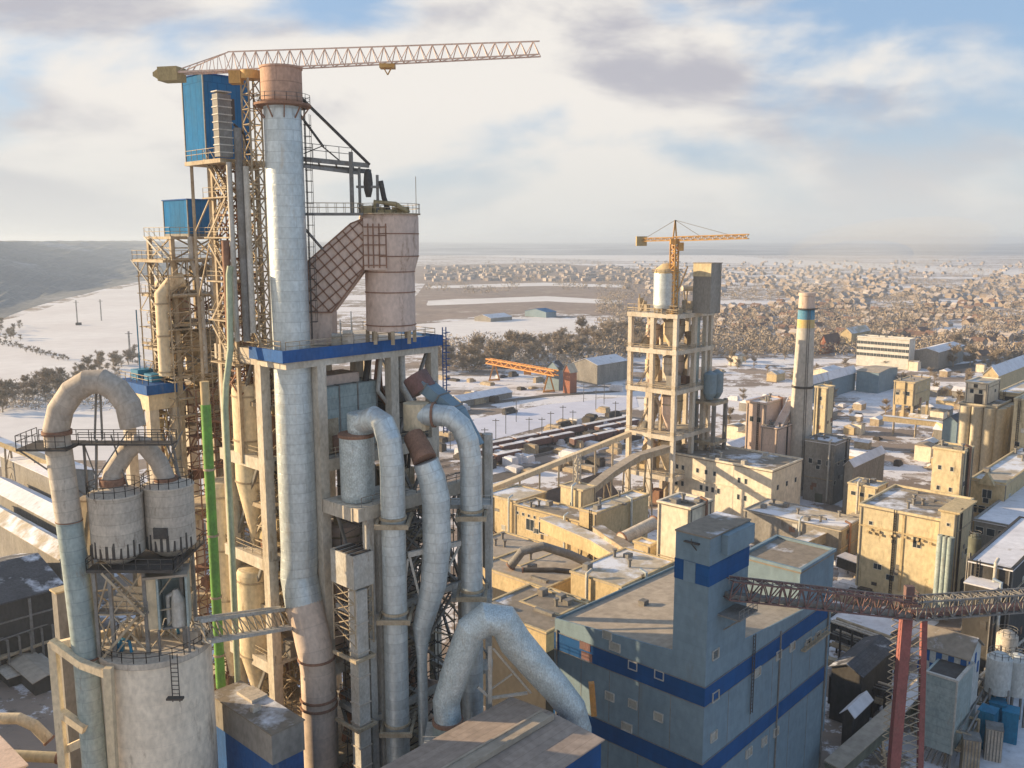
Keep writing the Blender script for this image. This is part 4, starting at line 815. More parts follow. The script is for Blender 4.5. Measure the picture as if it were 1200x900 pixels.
# ================================================================== BLUE BANDED MILL BUILDING
P = at(826,806,101); fr = Fr(P); zb = P.z; b = to_x(P, GA+math.pi/2, 650); a = to_x(P, GA, 972)
t = thing('mill_building', 'grey cladded building with two dark blue bands and square corner tower in the tower\'s shade', 'building', fr.P(a/2,b/2,0))
bh = at(826,806,101).z-at(824.6,829,101).z; z2 = at(821,896,101).z
hF, hL, hR, hK = zb+3.6, zb+1.9, zb+.7, zb+1.0
for z0, z1, mt, nm, o in ((0,z2-bh,'grey_cladding','wall',0),(z2-bh,z2,'blue_cladding','blue_band',.05),(z2,zb-bh,'grey_cladding','wall',0),(zb-bh,zb,'blue_cladding','blue_band',.05)):
    MB().gbox(fr, -o, a+o, -o, b+o, z0, z1-.002).build(nm, mt, t)
def slab(mb, c0, c1, th0, th1): mb.box8([fr.P(x,y,c0(x,y)) for x,y in th0]+[fr.P(x,y,c1(x,y)) for x,y in th1]); return mb
def hz(x, y): u_, v_ = x/a, y/b; return (hF*(1-u_)*(1-v_)+hR*u_*(1-v_)+hL*(1-u_)*v_+hK*u_*v_)
q = [(0,0),(a,0),(a,b),(0,b)]; slab(MB(), lambda x,y: zb, lambda x,y: hz(x,y)-.5, q, q).build('upper_wall', 'grey_cladding', t)
q1 = [(.2,.2),(a-.2,.2),(a-.2,b-.2),(.2,b-.2)]; slab(MB(), lambda x,y: hz(x,y)-.495, lambda x,y: hz(x,y)-.35, q1, q1).build('roof', 'grey_roof', t)
m = MB()
for q in ([(0,0),(a,0),(a,.25),(0,.25)], [(0,b-.25),(a,b-.25),(a,b),(0,b)], [(0,.25),(.25,.25),(.25,b-.25),(0,b-.25)], [(a-.25,.25),(a,.25),(a,b-.25),(a-.25,b-.25)]): slab(m, lambda x,y: hz(x,y)-.5, lambda x,y: hz(x,y), q, q)
m.build('parapet', 'grey_cladding', t)
# corner tower part
zt = at(834,630,101).z; ta, tb = to_x(V((P.x,P.y,zt)), GA, 879), to_x(V((P.x,P.y,zt)), GA+math.pi/2, 792.5)
zq = at(832.5,664,101).z; zr = at(831.5,688,101).z
for z0, z1, mt, nm, o in ((zb+.3,zr,'grey_cladding','tower_wall',.02),(zr,zq,'blue_cladding','tower_band',.07),(zq,zt-.2,'grey_cladding','tower_wall',.02)):
    MB().gbox(fr, -o, ta+o, -o, tb+o, z0, z1-.002).build(nm, mt, t)
MB().gbox(fr, -.12, ta+.12, -.12, tb+.12, zt-.2, zt).build('tower_roof', 'brown_roof', t)
MB().gbox(fr, -.2, -.08, tb*.38, tb*.72, zr-.02, zq+.02).build('cover_panel', 'grey_cladding', t)
MB().gbox(fr, 2.6, ta-.4, -.9, -.03, zq+.9, zt-.25).build('tower_bay', 'grey_cladding', t)
m = MB(); s, z = onface(fr,'L',812,636); m.gbox(fr, -.5, -.03, s-1, s+1, z, z+.15); m.bar(fr.P(-.4,s,z), fr.P(-.1,s-.6,z-.8), .1); m.bar(fr.P(-.4,s,z+.15), fr.P(-.4,s,z+.6), .08); m.build('lamp_bracket', 'dark_steel', t)
for px, py, w in ((712,743,1.3),(721,757,1.6),(742,779,1.2),(715,815,1.3),(742,824,1.2),(772,839,1.2),(735,851,1.5),(773,790,1.2)):
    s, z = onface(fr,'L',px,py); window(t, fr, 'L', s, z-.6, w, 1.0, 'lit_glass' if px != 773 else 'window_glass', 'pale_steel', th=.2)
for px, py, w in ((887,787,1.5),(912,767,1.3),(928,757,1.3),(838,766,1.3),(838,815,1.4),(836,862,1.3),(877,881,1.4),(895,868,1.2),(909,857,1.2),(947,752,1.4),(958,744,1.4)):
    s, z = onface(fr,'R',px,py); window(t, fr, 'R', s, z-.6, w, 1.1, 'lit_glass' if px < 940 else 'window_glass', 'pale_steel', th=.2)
m = MB(); s0, z = onface(fr,'R',938,763); s1, z1 = onface(fr,'R',968,742); m.gbox(fr, s0, s1, -.7, -.03, z, z+.25); m.rail([fr.P(s0,-.6,z+.25), fr.P(s1,-.6,z+.25)], gap=1, w=.06); m.build('wall_walkway', 'tan_steel', t)
m = MB()
for px, py in ((688,768),(686,756)): s, z = onface(fr,'L',px,py); m.gbox(fr, -.12, -.02, s-.9, s+.9, z-.7, z+.4)
m.build('wall_louvre', 'maroon_steel', t)
m = MB()
for zz in (z2-bh, z2, zb-bh, zb): m.gbox(fr, -.10, a+.06, -.10, -.052, zz-.05, zz+.05); m.gbox(fr, -.10, -.052, -.05, b+.06, zz-.05, zz+.05)
m.build('flashing', 'grey_steel', t); m = MB()
for i in range(1, 6): s_ = a*i/6; m.gbox(fr, s_-.04, s_+.04, -.03, -.002, 0, z2-bh-.1); m.gbox(fr, s_-.04, s_+.04, -.03, -.002, z2+.1, zb-bh-.1)
for i in range(1, 5): s_ = b*i/5; m.gbox(fr, -.03, -.002, s_-.04, s_+.04, 0, z2-bh-.1); m.gbox(fr, -.03, -.002, s_-.04, s_+.04, z2+.1, zb-bh-.1)
m.build('seam', 'grey_steel', t)
m = MB(); m.gbox(fr, a-.5, a-.3, -.25, -.05, 0, zb); m.gbox(fr, a*.55, a*.55+.16, -.22, -.05, 0, zb+.6); m.gbox(fr, -.22, -.05, b-.6, b-.42, 0, zb+.4); m.build('downpipe', 'grey_steel', t)
m = MB()
for e in (-.28,.28): m.gbox(fr, ta+2+e-.04, ta+2+e+.04, -.4, -.3, zb-8, zb+3)
for k in range(22): m.gbox(fr, ta+1.74, ta+2.26, -.38, -.32, zb-7.8+k*.5, zb-7.74+k*.5)
m.build('ladder', 'dark_steel', t)
s, z = onface(fr,'R',848,716); m = MB(); m.gbox(fr, s-1.5, s+3, -3, -.02, z-.1, z+.1); m.rail([fr.P(s-1.5,-2.9,z+.1), fr.P(s+3,-2.9,z+.1)], gap=1, w=.06); m.bar(fr.P(s,-2.8,z-.1), fr.P(s,-.1,z-2.4), .15); m.bar(fr.P(s+2,-2.8,z-.1), fr.P(s+2,-.1,z-2.4), .15); m.build('balcony', 'grey_steel', t)
for i, (x, y) in enumerate(((12,17),(20,14),(26,8),(17,7))):
    m = MB(); m.gbox(fr, x, x+1.2+i%2, y, y+1, hz(x,y)-.36, hz(x,y)+.5); m.build('roof_vent', 'grey_steel', t)
bld('roof_house', 'blue grey cladded block behind the mill corner tower with brown roof', (938,670), 122, 868, 978, 'grey_cladding', 'brown_roof', 4, par=.4)
tag(MB().bar(at(696,838,104), at(693,800,104), .7).build('orange_post','orange_paint'), 'orange upright post beside the shaded side of the mill', 'post')
# ================================================================== RED TRESTLE AND CONVEYOR BRIDGES
cA, cB = at(1062,722,112), at(1083,716,114); tr_ = thing('trestle_leg', 'red painted twin column trestle carrying the conveyor bridges', 'trestle', (cA.x,112,0))
bA, bB = at(1047,900,111), at(1078,900,113.5)
for p, q, w in ((cA,bA,1.35),(cB,bB,.75)):
    d = (q-p)/(p.z-q.z); e = p+d*p.z; MB().bar(V((e.x,e.y,0)), p, w, w*.8).build('column', 'red_steel', tr_)
m = MB(); 
for i in range(20):
    f0, f1 = i/20, (i+1)/20; e0 = cA.lerp(bA,f0*1.15); e1 = cB.lerp(bB,f1*1.15); e2 = cA.lerp(bA,f1*1.15); e3 = cB.lerp(bB,f0*1.15); m.bar(e0, e1, .1); m.bar(e3, e2, .1)
for i in range(26):
    f0 = i/26; e0 = cA.lerp(bA,f0*1.1)+V((-.95,0,0)); m.bar(e0, e0+V((-.9,0,-.5)), .09); m.bar(e0+V((-.9,0,-.5)), cA.lerp(bA,(i+1)/26*1.1)+V((-.95,0,0)), .09)
m.build('lacing', 'tan_steel', tr_)
m = MB(); m.truss(at(852,689,103.5), at(1066,713,112), 2.0, 2.3, 20, .12); c1 = thing('conveyor_bridge', 'maroon lattice conveyor bridge from the mill tower to the red trestle', 'conveyor', at(960,712,108)); m.build('lattice', 'maroon_steel', c1)
m = MB(); m.bar(at(852,693,103.5)-V((0,0,.4)), at(1066,717,112)-V((0,0,.4)), 1.3, .5); m.build('belt_deck', 'grey_steel', c1)
m = MB(); p, q = at(852,684,103.5)+V((0,-.9,.3)), at(1066,708,112)+V((0,-.9,.3)); m.rail([p, q], gap=1.5, w=.06); m.build('railing', 'grey_steel', c1)
m = MB(); m.truss(at(1068,713,112.3), at(1250,700,119), 2.2, 2.5, 18, .13); c2 = thing('conveyor_bridge', 'grey brown lattice conveyor bridge running from the red trestle to the right edge', 'conveyor', at(1150,708,116)); m.build('lattice', 'grey_steel', c2)
m = MB(); m.bar(at(1068,716,112.3)-V((0,0,.4)), at(1250,703,119)-V((0,0,.4)), 1.4, .6); m.build('belt_deck', 'maroon_steel', c2)
m = MB(); x = at(1066,705,112); m.box(x.x-1.2,x.x+1.2,111,113.4,x.z-.4,x.z-.1); m.rail([(x.x-1.2,111,x.z),(x.x+1.2,111,x.z),(x.x+1.2,113.4,x.z)], gap=.9, w=.06); p = at(1066,690,112); m.box(p.x-.6,p.x+.5,111.6,112.4,x.z-.1,p.z+.4); m.build('transfer_platform', 'maroon_steel', c1)
# ================================================================== SECOND (DISTANT) PREHEATER TOWER
P = at(794,368,259); T2 = Fr(P); a, b = to_x(P, GA, 838), to_x(P, GA+math.pi/2, 735)
t2 = thing('preheater_tower', 'distant sunlit cream concrete frame tower with open storeys and orange crane', 'tower', T2.P(a/2,b/2,0))
lv = [at(794,y,259).z for y in (368,411,458,512,560)]+[0]
for q in ((.9,.9),(.9,b/2),(.9,b-.9),(a*.52,.9),(a-.9,.9),(a-.9,b-.9),(a*.52,b-.9),(a-.9,b/2),(a*.82,.9)):
    MB().gbox(T2, q[0]-.65, q[0]+.65, q[1]-.65, q[1]+.65, 0, lv[0]-.4).build('column', 'tower_concrete', t2)
for z in lv[:5]:
    m = MB(); m.gbox(T2, 0, a, 0, 1.5, z-1.5, z-.2); m.gbox(T2, 0, 1.5, 1.5, b, z-1.5, z-.2); m.gbox(T2, 1.5, a, b-1.5, b, z-1.5, z-.2); m.gbox(T2, a-1.5, a, 1.5, b-1.5, z-1.5, z-.2); m.build('beam', 'tower_concrete', t2)
    MB().gbox(T2, 1.7, a-1.6, 1.7, b-1.6, z-.8, z-.25).build('deck', 'concrete', t2)
    m = MB(); m.rail([T2.P(.1,b,z-.2), T2.P(.1,.1,z-.2), T2.P(a,.1,z-.2)], gap=2.5, w=.12, h=1.2); m.build('railing', 'tan_steel', t2)
for z0, z1 in zip(lv[1:], lv[:-1]):
    MB().stair(T2.P(3,b*.85,z0), T2.P(3,b*.45,z1-.5), 1.2).build('stair', 'tan_steel', t2)
# content of each storey
def vessel2(label, a_, b_, r, z0, z1, mt):
    c = T2.P(a_, b_, 0); t = thing('cyclone_vessel', label, 'vessel', (c.x,c.y,z0)); h = z1-z0
    MB().lathe(c, [(r*.4,z1),(r,z1-.6),(r,z0+h*.45)], 16).build('body', mt, t); MB().lathe(c, [(r*.99,z0+h*.45),(r*.3,z0)], 16).build('cone', mt, t)
    m = MB(); m.cyl(c, r*1.05, z0+h*.7, z0+h*.74, 16); m.build('ring', 'tan_steel', t)
vs2 = (('cream','cream_vessel'),('pale grey','silo_grey'),('rusty pink','pink_steel'))
nm_ = ('topmost storey','second highest storey','third highest storey','fourth highest storey')
for k in range(4):
    for j, (aa, bb, r) in enumerate(((5.5,5.5,2.3),(12.5,8,2.6),(6.5,12.5,2.2))):
        i = (k+j) % 3; vessel2('%s vessel on the distant tower\'s %s, %s' % (vs2[i][0], nm_[k], ('front corner','deep inside','left edge')[j]), aa, bb, r, lv[k+1]+.5, lv[k]-2.2-(j==2)*1.5, vs2[i][1])
    x = thing('wall_panel', 'blue grey sheet wall in the %s of the distant tower' % nm_[k], 'panel', T2.P(a*.66,3,lv[k+1])); MB().gbox(T2, a*.57, a*.78, 2.2, 2.5, lv[k+1]+.1, lv[k]-2.0).build('sheet', 'teal_duct', x); m = MB(); m.gbox(T2, a*.66, a*.68, 2.05, 2.19, lv[k+1]+.1, lv[k]-2); m.build('rib', 'grey_steel', x)
m = MB(); p = at(781,352,265); z0 = lv[0]-.2; 
tv = thing('top_vessel', 'grey drum vessel with yellow domed head on the distant tower', 'vessel', (p.x,265,z0)); c = (p.x,265); zz = at(781,320,265).z; r = 3.9
MB().lathe(c, [(r*.9,z0+1.5),(r,z0+2.5),(r,zz)], 20).build('drum', 'silver', tv); MB().lathe(c, [(r,zz),(r*.85,zz+1.3),(r*.4,zz+2.6),(.3,zz+2.9)], 20).build('dome', 'ochre_plaster', tv)
m = MB()
for i in range(6): tt = i*math.pi/3; m.bar((c[0]+r*.85*math.cos(tt),265+r*.85*math.sin(tt),z0), (c[0]+r*.85*math.cos(tt),265+r*.85*math.sin(tt),z0+1.8), .5)
m.rail([(c[0]+(r+.5)*math.cos(i*math.pi/5),265+(r+.5)*math.sin(i*math.pi/5),zz) for i in range(10)], closed=True, gap=2, w=.12); m.build('railing', 'tan_steel', tv)
tb_, f2, a2_, b2_, z2_ = bld('roof_house', 'grey lift house with one face painted sunlit cream on top of the distant tower', (834,308), 262, 813, 846, 'grey_plaster', 'grey_roof', lv[0]-.2, par=0)
m = MB(); m.gbox(f2, -.15, -.02, 0, b2_, z2_-4, z2_-.3); m.build('sunlit_tint_panel', 'yellow_plaster', tb_)  # sunlight on the left face put in as a yellow panel
m = MB(); random.seed(3)
cl = thing('deck_machinery', 'rusty tangle of steelwork and ducts on the roof deck of the distant tower', 'machinery', T2.P(8,5,z0))
for i in range(26):
    x, y = random.uniform(1,a-1), random.uniform(1,b-1); w = random.uniform(.4,1.3); h = random.uniform(1,4.5)
    if i % 3: m.gbox(T2, x-w, x+w, y-w*.6, y+w*.6, z0, z0+h)
    else: m.bar(T2.P(x,y,z0), T2.P(x+random.uniform(-3,3),y,z0+h+2), .35)
m.rail([T2.P(.2,b,z0), T2.P(.2,.2,z0), T2.P(a,.2,z0)], h=2.4, gap=2.2, w=.16); m.build('steelwork', 'tan_steel', cl)
m = MB(); m.tube([T2.P(a-5,2,z0+1), T2.P(a-5,2,z0+5), T2.P(a-8,3,z0+7), T2.P(a-11,5,z0+7)], .8, 10); m.build('duct', 'silo_grey', cl)
random.seed(41)
for i in range(46):
    k = i % 5; z0_, z1_ = lv[k+1]+.1, lv[k]-1.6; a_, b_ = random.uniform(2.5,a-2.5), random.uniform(2.5,b-2.5); q = random.random()
    if q < .5: MB().tube([T2.P(a_,b_,z0_), T2.P(a_,b_,z0_+(z1_-z0_)*.6), T2.P(a_+random.uniform(-2,2),b_+random.uniform(-2,2),z0_+(z1_-z0_)*.8), T2.P(a_,b_,z1_)], random.uniform(.25,.7), 8).build('service_pipe', ('rust','tan_steel','ochre_plaster','silo_grey')[i % 4], t2)
    else: w = random.uniform(.7,1.7); MB().gbox(T2, a_-w, a_+w, b_-w, b_+w, z0_, z0_+random.uniform(1.5,4.5)).build('machine_casing', ('ochre_plaster','tan_steel','rust','grey_steel')[i % 4], t2)
# side frame right of the tower
fr_ = Fr(at(838,440,268)); sf = thing('bin_stand', 'grey steel stand with dark bins standing right of the distant tower', 'frame', fr_.P(4,3,0)); zt = at(845,470,268).z; hb = at(845,440,268).z
for q in ((0,0),(7,0),(0,6),(7,6)): MB().gbox(fr_, q[0]-.5, q[0]+.5, q[1]-.5, q[1]+.5, 0, zt).build('leg', 'grey_steel', sf)
m = MB(); 
for z in (zt-.5, zt*.6): m.gbox(fr_, -.6, 7.6, -.6, 6.6, z-.9, z)
m.build('slab', 'tan_steel', sf)
for x in (1.5, 5.6): m = MB(); m.lathe(fr_.P(x,2.5,0), [(1.0,zt),(2.0,zt+2),(2.0,hb),(.5,hb+1)], 14); m.build('bin', 'grey_cladding', sf)
# orange crane
p = at(790,306,262); oc = thing('tower_crane', 'small orange tower crane with stayed jib on the distant tower', 'crane', (p.x,262,lv[0])); zt = at(790,258,262).z; zj = at(790,280,262).z
m = MB(); m.truss((p.x,262,lv[0]), (p.x,262,zj), 1.7, 1.7, 12, .26); m.bar((p.x-.9,262,lv[0]), at(806,312,262), .3); m.build('mast', 'crane_yellow', oc)
m = MB(); m.bar((p.x-.5,262,zj), (p.x,262,zt), .4); m.bar((p.x+.5,262,zj), (p.x,262,zt), .4); m.box(p.x-1.3,p.x+1.3,261,263,zj-1.5,zj); m.box(p.x+.9,p.x+2.4,260.5,262,zj-3.4,zj-1); m.build('head', 'crane_yellow', oc)
tp = at(877,277,250); ct = at(752,281,268); J0 = V((p.x,262,zj))
m = MB(); m.truss(J0, tp, 1.3, 1.2, 20, .16); m.build('jib', 'crane_yellow', oc); m = MB(); m.truss(J0, ct, 1.4, .9, 9, .16); m.build('counter_jib', 'crane_yellow', oc)
m = MB(); m.box(ct.x-1.6,ct.x+1.4,ct.y-1,ct.y+1,ct.z-1.8,ct.z+1.0); m.build('counterweight', 'ballast', oc)
m = MB(); m.bar((p.x,262,zt), J0.lerp(tp,.35)+V((0,0,.6)), .13); m.bar((p.x,262,zt), J0.lerp(tp,.75)+V((0,0,.6)), .13); m.bar((p.x,262,zt), J0.lerp(ct,.9)+V((0,0,.4)), .13); m.build('stay', 'grey_steel', oc)
# ================================================================== CONCRETE CHIMNEY
c = at(936,540,280); zt = at(940,343,280).z; k = mpp(at(938,400,280)); zn = at(940,362,280).z
ch = thing('factory_chimney', 'tall tapering concrete chimney with blue and yellow bands near the top', 'chimney', (c.x,280,0)); cc = (c.x,280)
def rad(z): return (15-(15-9.3)*z/zn)*k
MB().lathe(cc, [(rad(z),z) for z in (0,10,20,30,40,at(940,384,280).z)], 26).build('shaft', 'chimney_concrete', ch)
za, zb_ = at(940,384,280).z, at(940,374,280).z
MB().lathe(cc, [(rad(za)*1.005,za+.01),(rad(zb_)*1.005,zb_)], 26).build('yellow_band', 'band_yellow', ch); MB().lathe(cc, [(rad(zb_)*1.005,zb_+.01),(rad(zn)*1.005,zn)], 26).build('blue_band', 'band_blue', ch)
MB().lathe(cc, [(rad(zn),zn),(rad(zn)*.97,zn+3),(rad(zn)*.95,zt-1),(rad(zn)*1.05,zt-.9),(rad(zn)*1.05,zt),(rad(zn)*.7,zt)], 26).build('cap', 'pink_steel', ch)
m = MB(); m.lathe(cc, [(rad(zn),zn-.2),(rad(zn)+.9,zn-.1),(rad(zn)+.9,zn+.2),(rad(zn),zn+.3)], 26); z3 = at(936,453,280).z; m.lathe(cc, [(rad(z3)-.1,z3-.3),(rad(z3)+.25,z3-.3),(rad(z3)+.25,z3+.4),(rad(z3)-.1,z3+.4)], 26); m.build('ring', 'dark_steel', ch)
m = MB()
for d in (-.3,.3): m.bar((cc[0]+d,280-rad(0)-.1,2), (cc[0]+d,280-rad(zn)-.15,zn), .12)
m.build('ladder', 'dark_steel', ch)
# ================================================================== PLANT BUILDINGS, CENTRE AND RIGHT
def dress(t, fr, a, b, z, z0, seed):
    """downpipes, ladder, louvres, cable tray, door and duct on the two visible walls"""
    R = random.Random(seed); h = z-z0
    if h < 3: return
    def g(m, face, s0, s1, za, zb, o): m.gbox(fr, -o, -.004, s0, s1, za, zb) if face == 'L' else m.gbox(fr, s0, s1, -o, -.004, za, zb)
    for face, Ln in (('L', b), ('R', a)):
        if Ln < 3: continue
        for s in (.35, Ln-.45):
            if R.random() < .7: m = MB(); g(m, face, s-.09, s+.09, z0, z-.3, .2); m.build('gutter_pipe', 'grey_steel', t)
        for i in range(int(Ln*h/90)+1):
            s = R.uniform(.1,.85)*Ln; zz = z0+R.uniform(.1,.8)*h; w_ = R.uniform(.8,1.8); m = MB(); g(m, face, s, s+w_, zz, min(zz+R.uniform(.7,1.6), z-.3), .08); m.build('wall_louvre', R.choice(('grey_steel','dark_steel','rust','pale_steel')), t)
        for i in range(int(Ln*h/130)):
            s = R.uniform(.05,.9)*Ln; zz = z0+R.uniform(.2,.8)*h
            if zz+1.2 < z-.4: window(t, fr, face, s, zz, R.choice((.8,1.2,1.7)), 1.2, R.choice(('window_glass','window_glass','lit_glass')))
        if R.random() < .6 and Ln > 5: zz = z0+R.uniform(.35,.8)*h; m = MB(); g(m, face, .2, Ln-.3, zz, zz+.18, .22); m.build('cable_tray', 'tan_steel', t)
        if R.random() < .5 and Ln > 4:
            s = R.uniform(.2,.8)*Ln; m = MB()
            for e in (-.25,.25): g(m, face, s+e-.04, s+e+.04, z0+.5, z+.6, .3)
            for k in range(int(h/.6)): g(m, face, s-.2, s+.2, z0+.7+k*.6, z0+.76+k*.6, .28)
            m.build('ladder', 'dark_steel', t)
        if R.random() < .6 and Ln > 4: s = R.uniform(.1,.6)*Ln; m = MB(); g(m, face, s, s+2.4, z0+.02, min(z0+2.8, z-.4), .1); m.build('door', R.choice(('rust','dark_steel','green_wall')), t)
        if R.random() < .4 and Ln > 6 and h > 8:
            s = R.uniform(.15,.8)*Ln; p = (lambda zz, o: fr.P(-o, s, zz)) if face == 'L' else (lambda zz, o: fr.P(s, -o, zz)); MB().tube([p(z0+1,.6), p(z-2,.6), p(z+.8,.6), p(z+1.2,-.8)], .3, 10).build('vent_duct', R.choice(('silver','pale_steel','rust')), t)
t, fr, a, b, z = bld('factory_hall', 'long cream white plaster hall with rows of small dark windows beside the concrete chimney', (905,553), 245, 777, 940, 'white_plaster', 'brown_roof', 0, par=.5,
    wins=(('L',4,.80,.97,4.4,.9,1.3),('L',3,.50,.66,4.4,.9,1.3),('L',3,.80,.92,9.5,.9,1.5),('L',4,.46,.62,9.5,.9,1.5),('L',2,.22,.28,5,.8,1.5),('L',2,.22,.28,10,.8,1.5),('R',3,.2,.8,6,1.2,1.4)))
roofkit(t, fr, a, b, z, 9, 5, 'pale_steel')
m = MB(); m.gbox(fr, -.05, .01, b*.33, b*.34, 0, z-.3); m.gbox(fr, -.25, -.002, 0, b, z-6.7, z-6.45); m.build('string_course', 'white_plaster', t)
B = [ # name, label, F, Y, xl, xr, wall, roof, z0, par, wins, kit
 ('conveyor_house','reddish tan block with slanted chute left of the chimney base',(897,474),278,875,921,'pink_steel','dusty_roof',0,.5,(('L',2,.3,.7,6,1.2,1.6),),2),
 ('low_annex','low tan annex leaning against the reddish block left of the chimney',(912,503),272,892,930,'pink_steel','brown_roof',0,.3,(),1),
 ('filter_hall','grey two tone hall with snowy roof right behind the chimney base',(979,521),266,944,996,'grey_plaster','snow_roof',0,.6,(('L',3,.2,.8,7,1.2,1.5),('R',2,.3,.7,7,1.2,1.5)),2),
 ('lift_shaft','slim cream tower standing alone right of the chimney',(970,455),340,955,978,'yellow_plaster','dusty_roof',0,.4,(('L',1,.4,.6,5,.9,1.5),),0),
 ('crusher_house','ochre block on stilts with grey shaded side in the middle of the plant',(1072,449),395,1048,1091,'ochre_plaster','grey_roof',7,.3,(('L',2,.3,.8,6,1.6,1.8),),1),
 ('silo_block','tall beige grey ribbed silo block near the right edge',(1168,478),262,1125,1196,'sand_plaster','brown_roof',0,.5,(),3),
 ('penthouse','pale square penthouse standing on top of the beige silo block',(1158,450),266,1132,1172,'white_plaster','dusty_roof',at(1158,474,266).z,.3,(('L',2,.3,.7,3.2,1,1.2),),0),
 ('side_penthouse','yellowish low rooftop house right of the pale penthouse',(1195,462),272,1170,1230,'yellow_plaster','dusty_roof',at(1195,476,272).z,.3,(),0),
 ('end_silo','pale plastered tall block cut by the right edge of the photo',(1210,470),246,1189,1250,'yellow_plaster','dusty_roof',0,.3,(),0),
 ('stair_tower','yellow square stair tower with dark shaded side in the right middle',(1130,530),205,1094,1141,'yellow_plaster','ochre_plaster',0,.3,(('L',2,.35,.75,5,.7,1),('L',2,.35,.75,10,.7,1)),2),
 ('raw_mill_hall','yellow plaster hall with green shaded foot and stained parapet in the right middle',(1104,611),185,1008,1140,'yellow_plaster','brown_roof',0,.5,(('L',1,.27,.27,7,1.7,2.4),('L',1,.85,.85,4,.8,.8)),6),
 ('corner_tower','square yellow corner turret at the near end of the yellow hall',(1122,602),180,1103,1141,'yellow_plaster','ochre_plaster',5,.2,(('L',1,.5,.5,3,.6,.6),('L',1,.3,.3,8,1,1.6)),0),
 ('packing_house','bright ochre house with gabled recess at the right edge',(1178,568),208,1138,1240,'ochre_plaster','dusty_roof',0,.4,(('L',4,.15,.85,8,1.4,1.8),('L',1,.5,.5,4,2,2)),3),
 ('annex_wall','ochre low block with loading openings below the bright house at the right edge',(1210,622),186,1142,1260,'grey_plaster','snow_roof',0,.3,(('L',5,.1,.9,3,1.6,1.6),),0),
 ('pump_house','small pale house with ribbed front between the halls in the right middle',(1028,572),226,994,1040,'yellow_plaster','dusty_roof',0,.2,(('L',3,.2,.8,3,1.2,1),),1),
 ('flat_hall','long low hall with flat brown sunlit roof in front of the white hall',(985,622),214,872,1010,'grey_plaster','dusty_roof',0,.2,(),6),
 ('dark_store','dark grey store with snowy lean to at the lower right edge',(1186,668),150,1136,1240,'dark_wall','snow_roof',0,.2,(),0),
 ('lean_to','narrow snowy lean to roof beside the dark store at the lower right',(1166,690),148,1131,1178,'dark_wall','snow_roof',0,0,(),0),
 ('elevator_block','pale concrete square column building behind the mill corner tower',(809,597),165,771,834,'white_plaster','brown_roof',0,.35,(('L',1,.5,.5,14,.8,1.2),),2),
 ('yellow_house','small bright ochre house left of the pale column building',(762,640),172,743,771,'ochre_plaster','dusty_roof',0,.3,(),0),
 ('store_house','plain ochre flat roofed house behind the grey mill roof',(728,688),150,669,790,'ochre_plaster','dusty_roof',0,.15,(),1),
 ('loading_house','pale cube house with dark shaded side among the ochre roofs',(683,575),218,657,698,'yellow_plaster','grey_roof',0,.25,(('L',1,.5,.5,5,.8,1.2),),0),
 ('ochre_hall','long ochre hall with arched openings behind the right pipes',(680,612),205,603,704,'ochre_plaster','brown_roof',0,.3,(('L',3,.1,.35,5.5,2.2,2.5),('L',2,.55,.75,5.5,2.6,2.8),('L',6,.5,.95,2.2,.7,.7)),2),
 ('gate_house','ochre square block right of the ochre hall with open trough behind',(699,602),192,679,760,'ochre_plaster','dusty_roof',0,.3,(('L',2,.4,.7,5,1,1),),1),
 ('side_wing','orange plaster wing at the left end of the ochre hall',(604,588),222,570,640,'ochre_plaster','dusty_roof',0,.2,(),0),
]
BT = {}
for n, l, F, Y, xl, xr, w, r, z0, par, wins, kit in B:
    t, fr, a, b, z = bld(n, l, F, Y, xl, xr, w, r, z0, 'building', par, wins); BT[n] = (t, fr, a, b, z)
    if kit: roofkit(t, fr, a, b, z, kit+3, len(l))
    dress(t, fr, a, b, z, z0, len(l)*3+len(n))
t, fr, a, b, z = BT['crusher_house']
for q in ((.6,.6),(a-.6,.6),(.6,b-.6),(a-.6,b-.6),(.6,b/2),(a/2,.6)): MB().gbox(fr, q[0]-.5, q[0]+.5, q[1]-.5, q[1]+.5, 0, 7).build('stilt', 'ochre_plaster', t)
t, fr, a, b, z = BT['silo_block']
m = MB()
for i in range(3): c = fr.P(0, b*(i+.5)/3, 0); m.cyl(c, b/6*.98, 0, z-.3, 16)
for i in range(6): c = fr.P(a*(i+.5)/6, 0, 0); m.cyl(c, a/12*.98, 0, z-.31, 14)
m.build('silo_bulge', 'sand_plaster', t)
t, fr, a, b, z = BT['corner_tower']
m = MB()
for i in range(3): m.cyl(fr.P(-.9, b*(.2+.3*i), 0), .75, 1, z-5, 12)
m.build('downpipe', 'teal_duct', t); m = MB(); m.gbox(fr, -.5, a+.5, -.6, b+.5, z, z+.35); m.build('cornice', 'ochre_plaster', t)
t, fr, a, b, z = BT['raw_mill_hall']
m = MB(); random.seed(4)
for i in range(14): s = b*random.uniform(.05,.95); zz = z-5.2-random.random(); m.gbox(fr, -.5, -.02, s-.25, s+.25, zz, zz+.5)
m.gbox(fr, -.25, -.02, 0, b, z-4.6, z-4.3); m.gbox(fr, -.2, -.02, b*.43, b*.46, 3, z-.3); m.build('corbel', 'ochre_plaster', t)
t, fr, a, b, z = BT['packing_house']; m = MB(); m.box8([fr.P(-1.5,b*.25,z-.5),fr.P(0,b*.25,z-.5),fr.P(0,b*.75,z-.5),fr.P(-1.5,b*.75,z-.5),fr.P(-1.5,b*.49,z+2.5),fr.P(0,b*.49,z+2.5),fr.P(0,b*.51,z+2.5),fr.P(-1.5,b*.51,z+2.5)]); m.build('gable', 'ochre_plaster', t)
